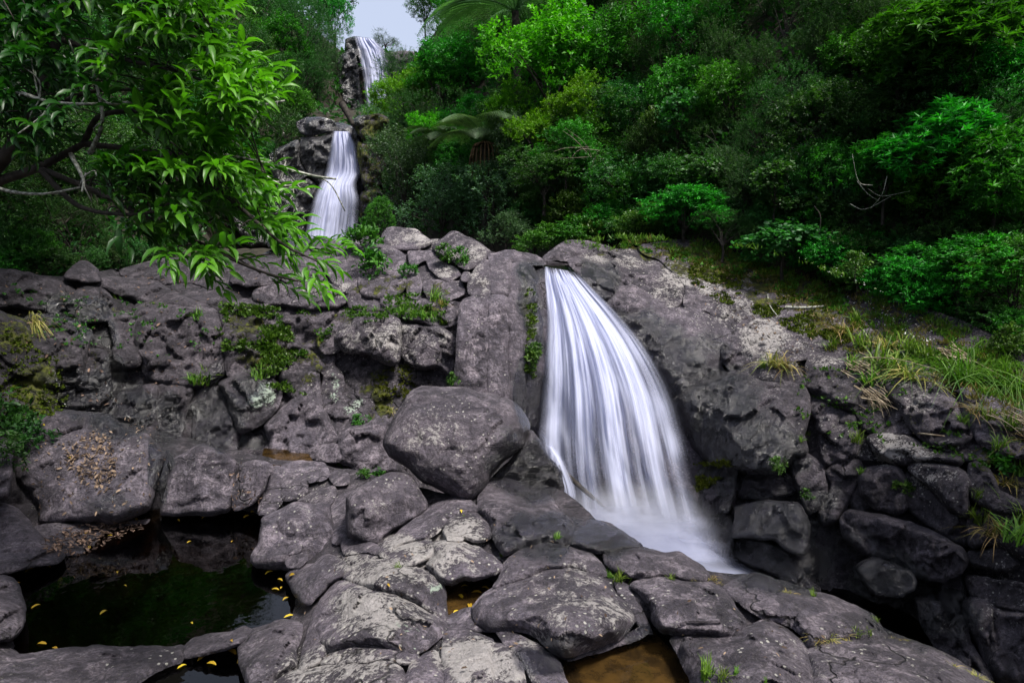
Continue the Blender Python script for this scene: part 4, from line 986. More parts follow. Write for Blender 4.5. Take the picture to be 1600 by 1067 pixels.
# drifting spray at the foot of the fall: a real cloud of droplets
def mist(c, r, dens, label):
    m, t, out = new_mat('spray cloud'); g = N(t)
    pos = g.node('TexCoord').outputs['Object']
    ln = g.node('VectorMath', operation='LENGTH'); g.setin(ln, 0, pos)
    f = g.step(ln.outputs['Value'], 1.0, 0.1)
    f = g.math('MULTIPLY', f, g.step(g.noise(pos, 1.6, 3), .25, .75, .4, 1.3))
    v = g.node('VolumePrincipled'); v.inputs['Color'].default_value = (.92, .94, 1, 1)
    g.setin(v, 'Density', g.math('MULTIPLY', f, dens))
    t.links.new(v.outputs[0], out.inputs['Volume'])
    th = np.linspace(0, math.pi, 13)[1:-1]; ph = np.arange(20) * 2 * math.pi / 20
    vv = [(0, 0, 1)] + [(math.sin(a) * math.cos(b), math.sin(a) * math.sin(b), math.cos(a)) for a in th for b in ph] + [(0, 0, -1)]
    ff = [[0, 1 + i, 1 + (i + 1) % 20] for i in range(20)]
    for k in range(len(th) - 1): ff += [[1 + k * 20 + i, 1 + (k + 1) * 20 + i, 1 + (k + 1) * 20 + (i + 1) % 20, 1 + k * 20 + (i + 1) % 20] for i in range(20)]
    ff += [[len(vv) - 1, len(vv) - 21 + (i + 1) % 20, len(vv) - 21 + i] for i in range(20)]
    me = bpy.data.meshes.new('spray'); me.from_pydata(vv, [], ff)
    o = put('mist', me, m, None, c); o.scale = r
    return tag(o, label, kind='stuff')
mist(P(985, 815, 6.95), (1.0, .7, .50), 1.7, 'white spray drifting at the foot of the waterfall')
# ------------------------------------------------------------------ leaves
T_KITE = (np.array([[0, 0, 0], [.42, -.5, .10], [1, 0, -.10], [.42, .5, .10]]), [[0, 1, 2], [0, 2, 3]])
T_OVAL = (np.array([[0, 0, 0], [.28, -.42, .10], [.68, -.40, .06], [1, 0, -.10], [.68, .40, .06], [.28, .42, .10], [.5, 0, .0]]),
          [[0, 1, 6], [1, 2, 6], [2, 3, 6], [3, 4, 6], [4, 5, 6], [5, 0, 6]])
T_LANCE = (np.array([[0, 0, 0], [.22, 0, .02], [.55, 0, .0], [.8, 0, -.10], [1, 0, -.24],
                     [.22, -.40, .10], [.55, -.46, .09], [.8, -.27, -.04], [.22, .40, .10], [.55, .46, .09], [.8, .27, -.04]]),
           [[0, 5, 1], [5, 6, 2], [5, 2, 1], [6, 7, 3], [6, 3, 2], [7, 4, 3], [0, 1, 8], [1, 2, 9], [1, 9, 8], [2, 3, 10], [2, 10, 9], [3, 4, 10]])

def leaves(tmpl, base, dirn, up, length, width, rg, tint):
    """one mesh of many leaves: base points, directions, upward sides, sizes"""
    tv, tf = tmpl
    d = nrm(dirn); s = nrm(np.cross(d, up)); n = np.cross(s, d)
    v = (base[:, None] + tv[None, :, 0:1] * length[:, None, None] * d[:, None] + tv[None, :, 1:2] * width[:, None, None] * s[:, None]
         + tv[None, :, 2:3] * length[:, None, None] * n[:, None])
    f = np.array(tf)[None] + (np.arange(len(base)) * len(tv))[:, None, None]
    return v.reshape(-1, 3), f.reshape(-1, 3), np.repeat(tint, len(tv))

def unit(rg, n):
    return nrm(rg.normal(size=(n, 3)))

def crown_mesh(name, mat, seed, lobes=14, sprays=420, per=9, ll=.07, lw=.03, twig=.2, shape=(1, 1, 1), tmpl=T_KITE, up=.35, droop=0.0, whorl=False, lobe_r=(.34, .55), hollow=.55, flat=0.0):
    """a crown about 1 m in radius, centred 1 m above its foot: leafy shoots over uneven lobes with gaps between them"""
    rg = np.random.default_rng(seed)
    ld = unit(rg, lobes); ld[:, 2] = ld[:, 2] * .8 + .1; ld = nrm(ld)
    lc = ld * rg.uniform(.40, .88, (lobes, 1)); lr = rg.uniform(*lobe_r, lobes)
    wts = lr ** 2; which = rg.choice(lobes, sprays, p=wts / wts.sum())
    sd = nrm(unit(rg, sprays) + 0.45 * ld[which] + [0, 0, .25])
    if flat: sd[:, 2] *= (1 - flat)
    rad = lr[which] * (hollow + (1 - hollow) * rg.random(sprays) ** .5)
    rad = rad * np.where(rg.random(sprays) < .14, rg.uniform(1.1, 1.55, sprays), 1.0)
    sp = (lc[which] + sd * rad[:, None]) * np.array(shape)
    dirn = nrm(sd * .9 + [0, 0, up] + .5 * rg.normal(size=(sprays, 3)))
    tl = twig * rg.uniform(.6, 1.25, sprays)
    k = np.arange(per)
    t = (k / max(per - 1, 1))[None] * np.ones((sprays, 1))
    if whorl: t = .55 + .45 * t
    base = sp[:, None] + dirn[:, None] * (t * tl[:, None])[..., None]
    a = nrm(np.cross(dirn, rg.normal(size=(sprays, 3)))); b = np.cross(dirn, a)
    ph = k[None] * 2.4 + rg.uniform(0, 6.28, (sprays, 1))
    side = np.cos(ph)[..., None] * a[:, None] + np.sin(ph)[..., None] * b[:, None]
    ldn = side * .95 + dirn[:, None] * .45 + rg.normal(size=(sprays, per, 3)) * .28 + np.array([0, 0, .15 - droop])
    n = sprays * per
    upv = nrm(np.array([0, 0, 1.0]) + .55 * rg.normal(size=(n, 3)))
    L = ll * rg.uniform(.6, 1.25, n); Wd = lw * rg.uniform(.75, 1.2, n)
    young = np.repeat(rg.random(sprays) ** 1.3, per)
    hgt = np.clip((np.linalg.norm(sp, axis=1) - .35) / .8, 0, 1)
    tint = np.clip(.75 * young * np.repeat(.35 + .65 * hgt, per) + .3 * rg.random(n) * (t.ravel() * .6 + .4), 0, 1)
    v, f, ti = leaves(tmpl, base.reshape(-1, 3), ldn.reshape(-1, 3), upv, L, Wd, rg, tint)
    v = v + [0, 0, 1.0]
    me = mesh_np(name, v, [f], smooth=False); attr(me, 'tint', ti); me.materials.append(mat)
    limbs = [(curve_pts([(0, 0, -.9), (.03 * rg.normal(), .03 * rg.normal(), -.2), (.05 * rg.normal(), .05 * rg.normal(), .5)], 8), (.05, .032))]
    for j in range(min(lobes, 9)):
        e = lc[j] * np.array(shape) + [0, 0, 1]
        c = curve_pts([(0, 0, rg.uniform(-.1, .45)), e * [.4, .4, .6] + .06 * rg.normal(size=3), e, e + .3 * lr[j] * ld[j]], 9)
        limbs.append((c, np.linspace(.026, .006, len(c))))
    tv, tf = tubes(limbs, 5)
    tm = mesh_np(name + ' limbs', tv, tf); tm.materials.append(BARK)
    return me, tm

def frond_set(name, mat, seed, n=13, length=1.5, arch=.75, pin=44, detail=True):
    """a rosette of arching feathered fronds"""
    rg = np.random.default_rng(seed)
    B, D_, U, L, W, TI, st = [], [], [], [], [], [], []
    for i in range(n):
        az_ = 2 * math.pi * (i + rg.uniform(-.3, .3)) / n
        o = np.array([math.cos(az_), math.sin(az_), 0]); le = length * rg.uniform(.75, 1.1); lift = rg.uniform(.6, 1.05)
        t = np.linspace(0, 1, pin)
        rad = le * (t * .95); hz = le * (lift * t - (lift * .35 + arch * rg.uniform(.8, 1.1)) * t ** 2.1)
        c = o[None] * rad[:, None] + np.array([0, 0, 1])[None] * hz[:, None]
        st.append((c[::4], np.linspace(.012, .003, len(c[::4]))))
        tg = nrm(np.gradient(c, axis=0)); sd = nrm(np.cross(tg, [0, 0, 1.0])); upn = np.cross(sd, tg)
        tw = rg.uniform(.3, .9)
        for s in (-1, 1):
            pl = le * .34 * np.sin(np.pi * np.clip(t * .92 + .06, 0, 1)) ** .8 * rg.uniform(.9, 1.1, pin)
            pd = nrm(s * sd + .35 * tg - .18 * upn)
            if detail:
                m = 9
                q = (np.arange(m) + .4) / m
                pb = c[:, None] + pd[:, None] * (q[None, :, None] * pl[:, None, None]) - upn[:, None] * (q[None, :, None] ** 2 * pl[:, None, None] * .15)
                for s2 in (-1, 1):
                    dd = nrm(s2 * tg[:, None] + .45 * pd[:, None] + 0 * pb)
                    B.append(pb.reshape(-1, 3)); D_.append(dd.reshape(-1, 3)); U.append(np.repeat(upn, m, 0))
                    ln = (le * .035 * (1.05 - q)[None] * (.4 + np.sin(np.pi * t))[:, None]).ravel()
                    L.append(ln); W.append(ln * .55); TI.append(np.repeat(np.full(pin, tw), m) * rg.uniform(.7, 1.0, pin * m))
            else:
                B.append(c); D_.append(pd); U.append(upn); L.append(pl); W.append(np.full(pin, le * .022)); TI.append(np.full(pin, tw))
    v, f, ti = leaves(T_KITE, np.concatenate(B), np.concatenate(D_), np.concatenate(U), np.concatenate(L), np.concatenate(W), rg, np.concatenate(TI))
    me = mesh_np(name, v, [f], False); attr(me, 'tint', ti); me.materials.append(mat)
    sv, sf = tubes(st, 4); sm_ = mesh_np(name + ' ribs', sv, sf); sm_.materials.append(mat); attr(sm_, 'tint', np.full(len(sv), .3))
    return me, sm_

KIN = {}
def kind(key, n, *a, **k):
    KIN[key] = [crown_mesh(key, *a, seed=500 + 37 * len(KIN) + j, **k) for j in range(n)]
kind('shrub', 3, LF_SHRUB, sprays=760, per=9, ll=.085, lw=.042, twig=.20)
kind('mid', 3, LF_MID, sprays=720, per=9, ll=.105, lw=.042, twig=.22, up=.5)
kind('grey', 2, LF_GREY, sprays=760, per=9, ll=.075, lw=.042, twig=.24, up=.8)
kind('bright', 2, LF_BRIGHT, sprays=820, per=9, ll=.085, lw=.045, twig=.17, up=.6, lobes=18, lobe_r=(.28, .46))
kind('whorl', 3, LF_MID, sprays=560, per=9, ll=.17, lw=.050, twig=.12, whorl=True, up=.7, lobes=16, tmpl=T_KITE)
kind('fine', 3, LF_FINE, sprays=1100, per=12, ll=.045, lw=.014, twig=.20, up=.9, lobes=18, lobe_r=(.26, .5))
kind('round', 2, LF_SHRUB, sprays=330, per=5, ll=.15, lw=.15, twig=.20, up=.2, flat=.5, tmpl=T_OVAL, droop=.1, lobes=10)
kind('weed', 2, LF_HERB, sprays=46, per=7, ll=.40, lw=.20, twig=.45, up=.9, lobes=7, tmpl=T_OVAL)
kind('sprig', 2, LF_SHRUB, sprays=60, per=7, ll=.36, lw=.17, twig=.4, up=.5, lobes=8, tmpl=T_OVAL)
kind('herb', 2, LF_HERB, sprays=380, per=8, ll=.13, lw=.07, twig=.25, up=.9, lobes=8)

def dup(root, loc, scale, rz, label=None, group=None):
    r = root.copy(); COL.objects.link(r)
    r.location = loc; r.scale = scale; r.rotation_euler = (0, 0, rz)
    if label: r['label'] = label
    if group: r['group'] = group
    for ch in root.children:
        c = ch.copy(); COL.objects.link(c); c.parent = r
    return r

PROTO = {}
def shrub(name, key, loc, scale, rz, label, cat, group=None):
    j = random.randrange(len(KIN[key]))
    if (name, key, j) not in PROTO:
        e = empty(name, loc); tag(e, label, cat, group)
        cm, tm = KIN[key][j]
        put('crown', cm, None, e); put('trunk', tm, None, e)
        e.scale = scale; e.rotation_euler = (0, 0, rz)
        PROTO[(name, key, j)] = e
        return e
    r = dup(PROTO[(name, key, j)], loc, scale, rz, label)
    if group: r['group'] = group
    elif 'group' in r: del r['group']
    r['category'] = cat
    return r

def stand(px, py, rpx, lift=.9, dmin=8.0, dmax=48.0):
    """where a plant of that apparent size stands on the slope, so that its crown shows at px, py"""
    d = np.arange(dmin, dmax, .1)
    w = P(np.full(len(d), px), np.full(len(d), py), d)
    h = w[:, 2] - T(w[:, 0], w[:, 1])
    ok = h < lift * rpx * d / F
    i = int(np.argmax(ok)) if ok.any() else len(d) - 1
    return d[i], w[i]

def plant(px, py, rx, ry, key, label, group=None, name='shrub', cat='shrub', d=None, dmin=6.0, fwd=None):
    if d is None:
        d, c = stand(px, py, ry, dmin=dmin)
        if not group: d -= min(.6, .05 * d) if fwd is None else fwd; c = P(px, py, d)
    else: c = P(px, py, d)
    sx = rx * d / F; sz = ry * d / F
    return shrub(name, key, (c[0], c[1], c[2] - sz), (sx, sx, sz), random.uniform(0, 6.28), label, cat, group)

# ------------------------------------------------------------------ named plants
plant(862, 112, 92, 84, 'bright', 'bright yellow-green bushy tree, the brightest crown on the slope', name='bushy_tree', cat='tree', fwd=1.3)
plant(905, 175, 48, 42, 'bright', 'lower right skirt of bright green leaves beneath the brightest tree', name='bushy_tree', cat='tree', fwd=1.3)
plant(812, 180, 46, 40, 'bright', 'lower left clump of bright green leaves beneath the brightest tree', name='bushy_tree', cat='tree', fwd=1.3)
plant(835, 218, 44, 34, 'bright', 'lowest left clump of bright leaves under the brightest tree', name='bushy_tree', cat='tree', fwd=1.5)
plant(885, 232, 46, 34, 'mid', 'mid green shrub hiding the foot of the brightest tree', fwd=1.7)
plant(850, 268, 60, 36, 'shrub', 'dark shrub in front of the foot of the brightest tree', fwd=1.8)
plant(1470, 235, 95, 62, 'whorl', 'broad spreading shrub with whorled leaves in the middle of the right bank')
plant(1385, 265, 55, 45, 'whorl', 'whorled leaf branch reaching left above the grey dead twigs')
plant(1560, 270, 70, 60, 'whorl', 'whorled leaf shrub at the right edge of the picture, mid height')
plant(1500, 70, 110, 65, 'whorl', 'tall light green tree crown in the top right corner', name='bushy_tree', cat='tree')
plant(1410, 60, 80, 55, 'mid', 'fresh green crown left of the tallest one in the top right', name='bushy_tree', cat='tree')
plant(1500, 425, 85, 45, 'mid', 'narrow leaved bright shrub overhanging the grassy right slope')
plant(1420, 450, 55, 36, 'mid', 'low shrub between the dark hollow and the long sedge')
for x_, y_, r1, r2, d_, k_, l_ in [(1300, 405, 60, 34, 9.4, 'mid', 'leafy shrub filling the bank edge above the straight pale stick'), (1375, 440, 60, 38, 8.9, 'shrub', 'dark shrub on the bank edge above the white flowers'), (1450, 475, 60, 36, 8.2, 'mid', 'narrow leaved shrub just above the lush grass'),
                                     (1530, 500, 56, 36, 7.7, 'shrub', 'dark shrub behind the long sedge clump'), (1600, 535, 50, 40, 7.2, 'mid', 'bright shrub behind the second sedge clump'), (1240, 385, 56, 30, 10.0, 'shrub', 'dark shrub where the mossy slab meets the bank'),
                                     (835, 374, 40, 22, 11.5, 'herb', 'green herbs behind the top of the rock columns'), (790, 362, 36, 22, 12, 'grey', 'grey-green bush right of the pale crest boulder'), (905, 362, 44, 22, 11.5, 'herb', 'bright herbs behind the lichened top of the slab'), (970, 358, 44, 24, 11.8, 'mid', 'leafy bush behind the slab top')]:
    plant(x_, y_, r1, r2, k_, l_, d=d_)
plant(1585, 440, 60, 55, 'mid', 'leafy shrub cut by the right edge above the long sedge')
plant(1595, 545, 40, 34, 'herb', 'small bright leafy bush at the right edge beside the sedge')
plant(1212, 292, 46, 34, 'round', 'round leaved shrub with pale flat leaves near the dark hollow')
plant(1225, 370, 60, 36, 'round', 'dark round leaved undershrub below the pale round leaved one')
plant(1060, 190, 42, 38, 'round', 'round leaved bush high in the middle of the right bank')
plant(1095, 265, 40, 34, 'round', 'shaded round leaved bush right of the bare twigs')
plant(805, 265, 46, 62, 'grey', 'upright grey-green shrub right of the low fern')
plant(770, 315, 60, 42, 'grey', 'broad grey-green shrub leaning towards the rock crest')
plant(690, 320, 62, 44, 'grey', 'grey-green shrub directly above the pale crest boulder')
plant(630, 285, 58, 58, 'grey', 'tall silvery shrub at the right side of the middle falls')
plant(715, 255, 40, 40, 'mid', 'green shrub between the silvery shrub and the tree fern')
plant(640, 160, 52, 42, 'bright', 'light green bush on the spur below the topmost falls')
plant(600, 185, 30, 24, 'bright', 'small light green bush at the foot of the topmost falls')
plant(690, 130, 46, 36, 'mid', 'green bush right of the cliff by the topmost falls')
plant(722, 84, 60, 48, 'mid', 'overhanging tree on the upper right of the patch of sky', name='bushy_tree', cat='tree')
plant(880, 320, 36, 34, 'herb', 'soft leaved light green shrub above the lip of the waterfall')
plant(905, 360, 40, 28, 'herb', 'low light green herb patch just behind the waterfall lip')
plant(1010, 215, 30, 36, 'herb', 'small fresh green bush in front of the dark middle of the bank')
plant(1000, 346, 42, 26, 'herb', 'low leafy plant on the bank edge above the lichened slab')
plant(1070, 332, 60, 30, 'mid', 'low spreading shrub along the top of the lichened slab')
plant(1130, 360, 50, 26, 'fine', 'soft needle leaved bush standing on the mossy slab edge')
plant(1300, 398, 40, 26, 'mid', 'small shrub with a bare stem beside the mossy slab')
plant(1340, 425, 36, 22, 'herb', 'large leaved herb at the edge of the dark hollow')
plant(522, 34, 26, 40, 'mid', 'leafy dark tree on the skyline left of the patch of sky', name='bushy_tree', cat='tree', d=37)
plant(602, 62, 22, 14, 'fine', 'tiny round bush on the skyline above the topmost falls', d=40)
plant(664, 14, 28, 24, 'mid', 'dark leafy tips hanging into the patch of sky from the right', name='bushy_tree', cat='tree', d=30)
plant(495, 100, 36, 56, 'fine', 'olive bush hanging beside the topmost falls on the left')
plant(470, 55, 60, 55, 'fine', 'dark olive tree on the left cliff top', name='bushy_tree', cat='tree')
plant(420, 130, 46, 40, 'shrub', 'dark shrub on the left cliff above the black wet rock')
plant(455, 165, 34, 22, 'mid', 'ferny green bush on the brow of the black cliff')
plant(560, 250, 16, 30, 'herb', 'mossy green plants on the spur beside the middle falls', dmin=18)
plant(590, 340, 22, 24, 'mid', 'leafy bush at the right foot of the middle falls', d=14)

# ------------------------------------------------------------------ the thickets: shrubs nothing in the photograph tells apart
ORD = ['first', 'second', 'third', 'fourth', 'fifth', 'sixth', 'seventh', 'eighth', 'ninth', 'tenth', 'eleventh', 'twelfth', 'thirteenth', 'fourteenth', 'fifteenth', 'sixteenth', 'seventeenth', 'eighteenth', 'nineteenth', 'twentieth']
LOOK = {'fine': 'olive fine-leaved', 'shrub': 'dark oval-leaved', 'mid': 'mid-green long-leaved', 'grey': 'grey-green', 'round': 'round-leaved', 'bright': 'light green'}
ROW = ['top', 'second', 'third', 'fourth', 'fifth', 'sixth', 'seventh']
def thicket(cells, keys, place, group, rr=(34, 54), jit=10, seed=1, dmin=8.0, name='shrub', cat='shrub', noun='shrubs'):
    rg = random.Random(seed)
    made = {}
    rows = sorted({y for _, y in cells})
    for (x, y) in cells:
        r = rg.uniform(*rr); k = rg.choice(keys); px, py = x + rg.uniform(-jit, jit), y + rg.uniform(-jit, jit)
        o = plant(px, py, r * rg.uniform(1.0, 1.3), r * rg.uniform(.75, 1.0), k, place, group, name, cat, None, dmin)
        made.setdefault((rows.index(y), k), []).append((px, o))
    for (r, k), lst in made.items():
        lst.sort(key=lambda q: q[0])
        row = '' if len(rows) == 1 else (ROW[r] if r < len(rows) - 1 else 'lowest') + ' row, '
        for n, (_, o) in enumerate(lst):
            o['label'] = (ORD[n] + ' from left of the ' if len(lst) > 1 else 'only one of the ') + LOOK[k] + ' ' + noun + ', ' + row + place

def grid(x0, x1, y0, y1, sx, sy, keep):
    return [(x + (sx / 2 if j % 2 else 0), y) for j, y in enumerate(np.arange(y0, y1 + 1, sy)) for x in np.arange(x0, x1 + 1, sx) if keep(x + (sx / 2 if j % 2 else 0), y)]

thicket(grid(960, 1640, -30, 300, 78, 62, lambda x, y: y < 330 and not (1240 < x < 1640 and 290 < y)), ['fine', 'shrub', 'fine', 'shrub', 'mid'], 'right bank thicket', 'dense shrubs of the right bank', (44, 62), 16, 3)
thicket(grid(640, 960, -10, 270, 70, 62, lambda x, y: y > (110 if x < 700 else -20)), ['shrub', 'mid', 'fine'], 'behind the tree ferns', 'dark shrubs behind the tree ferns', (38, 54), 14, 5)
thicket(grid(820, 1260, 270, 350, 62, 40, lambda x, y: True), ['shrub', 'grey', 'mid', 'shrub'], 'foot of the bank', 'low shrubs along the foot of the bank', (28, 42), 12, 7)
thicket(grid(1270, 1640, 330, 400, 90, 50, lambda x, y: True), ['shrub', 'round', 'shrub'], 'in the dark hollow', 'shaded shrubs in the dark hollow', (34, 46), 14, 9)
thicket(grid(330, 560, -20, 180, 58, 46, lambda x, y: x < 528 - .25 * max(0, y - 0) and not (x > 500 and y > 120)), ['shrub', 'fine', 'fine', 'mid'], 'far left cliff', 'shrubs clinging to the far left cliff', (30, 44), 12, 11)
thicket(grid(330, 460, 190, 300, 50, 44, lambda x, y: x < 440), ['shrub', 'mid'], 'left of middle falls', 'shaded shrubs left of the middle falls', (26, 36), 10, 13)
thicket(grid(-60, 360, -20, 400, 90, 66, lambda x, y: y < 330 or x < 230), ['shrub', 'fine', 'shrub', 'fine'], 'shaded left bank', 'shaded shrubs of the left bank', (48, 66), 16, 15, dmin=6.5)
thicket([(-20, 420), (60, 412), (40, 385), (130, 400), (200, 395), (250, 385)], ['shrub', 'mid'], 'left ledge', 'low bushes on the left ledge', (24, 34), 6, 17, dmin=7)
thicket(grid(565, 760, 20, 60, 60, 40, lambda x, y: x > 700), ['mid', 'fine'], 'right skyline', 'crowns on the right skyline', (40, 54), 10, 19)
thicket(grid(585, 680, 205, 250, 45, 40, lambda x, y: True), ['mid', 'bright', 'grey'], 'spur between falls', 'bushes on the spur', (24, 34), 6, 21)

# rim trees added, mostly out of view, to shade the side walls
for x_, y_, z_, r_, k_, l_ in [(-4.9, 4.6, 5.4, 1.7, 'mid', 'tall leafy tree added above the left wall to shade it'), (-6.3, 6.6, 5.6, 1.7, 'shrub', 'dark tall tree added behind the leafy branches to shade the left wall'), (4.6, 3.4, 4.9, 1.3, 'shrub', 'dark unseen tree added to shade the lower right channel')]:
    g_ = float(T(np.array([x_]), np.array([y_]))[0])
    shrub('bushy_tree', k_, (x_, y_, z_ - r_), (r_, r_, r_), 1.0, l_, 'tree')

# undergrowth that nobody could count, all over the slopes
def undergrowth(n, seed):
    rg = np.random.default_rng(seed)
    px = rg.uniform(-350, 2300, n); py = rg.uniform(-150, 500, n); kp = (py < 372) | (px > 1330) | (px < 250); px, py = px[kp], py[kp]; n = len(px)
    d = np.linspace(7.5, 48, 140)
    W = P(px[:, None], py[:, None], d[None])
    hh = W[..., 2] - T(W[..., 0], W[..., 1]) < .06
    i = hh.argmax(1); ok = hh.any(1) & (i > 0)
    c = W[np.arange(n), i][ok]; dd = d[i][ok]
    k = 7; m = len(c)
    az_ = rg.uniform(0, 6.28, (m, k)); el_ = rg.uniform(.1, 1.0, (m, k))
    dn = np.stack([np.cos(az_) * np.cos(el_), np.sin(az_) * np.cos(el_), np.sin(el_)], -1)
    b = np.repeat(c[:, None], k, 1) + dn * .05 + rg.normal(size=(m, k, 3)) * .08
    L = (.055 + .0065 * dd)[:, None] * rg.uniform(.6, 1.4, (m, k))
    v, f, ti = leaves(T_KITE, b.reshape(-1, 3), dn.reshape(-1, 3), nrm(np.array([0, 0, 1.0]) + .4 * rg.normal(size=(m * k, 3))), L.ravel(), L.ravel() * .5, rg, rg.random(m * k) * .6)
    me = mesh_np('undergrowth', v, [f], False); attr(me, 'tint', ti)
    tag(put('undergrowth', me, LF_SHRUB), 'low leafy undergrowth covering the slopes of the gorge', kind='stuff')
undergrowth(19000, 5)

# ------------------------------------------------------------------ tree ferns
FERN_A = frond_set('tree fern fronds', LF_FERN, 71, 15, 1.7, .52)
FERN_B = frond_set('small fern fronds', LF_FERN, 72, 9, .45, .6, 18, False)
def tree_fern(px, py, d, s, label, rz, tilt=(0, 0), dead=False):
    c = P(px, py, d)
    g0 = float(T(c[0:1], c[1:2])[0])
    e = empty('tree_fern', (c[0], c[1], g0 - .1)); tag(e, label, 'tree fern', 'tree ferns on the right slope')
    h = c[2] - g0 + .1
    tv, tf = tubes([(curve_pts([(0, 0, 0), (.05, 0, h * .5), (0, 0, h)], 8), (.11, .085))], 8)
    put('trunk', mesh_np('fern trunk', tv, tf), BARK, e)
    for nm, me in (('fronds', FERN_A[0]), ('frond_ribs', FERN_A[1])):
        o = put(nm, me, None, e); o.location = (0, 0, h); o.scale = (s, s, s); o.rotation_euler = (tilt[0], tilt[1], rz)
    if dead:
        dv = [(curve_pts([(0, 0, h), (.25 * math.cos(a), .25 * math.sin(a), h - .1), (.34 * math.cos(a), .34 * math.sin(a), h - .55 - .2 * math.sin(3 * a))], 8), .022) for a in np.linspace(0, 6.2, 22)]
        v, f = tubes(dv, 4); me = mesh_np('dead fronds', v, f); attr(me, 'tint', np.random.default_rng(3).random(len(v)))
        put('dead_fronds', me, LF_BROWNFROND, e)
d0, _ = stand(765, 205, 30, 1.2)
tree_fern(758, 222, d0 - 2.0, .85, 'tree fern with a skirt of brown dead fronds, in the middle of the slope', .3, (.0, .05), True)
d1, _ = stand(800, 45, 30, 1.2)
tree_fern(805, 18, d1 - 3.6, 1.5, 'large grey-green tree fern with fronds sweeping down at the top, right of the sky', 1.0, (-.25, -.1))
d2, _ = stand(700, 235, 20, 1.0)
tree_fern(690, 222, d2 - 1.4, .62, 'small tree fern with a pale flat frond, left of the brown skirted one', 2.0)

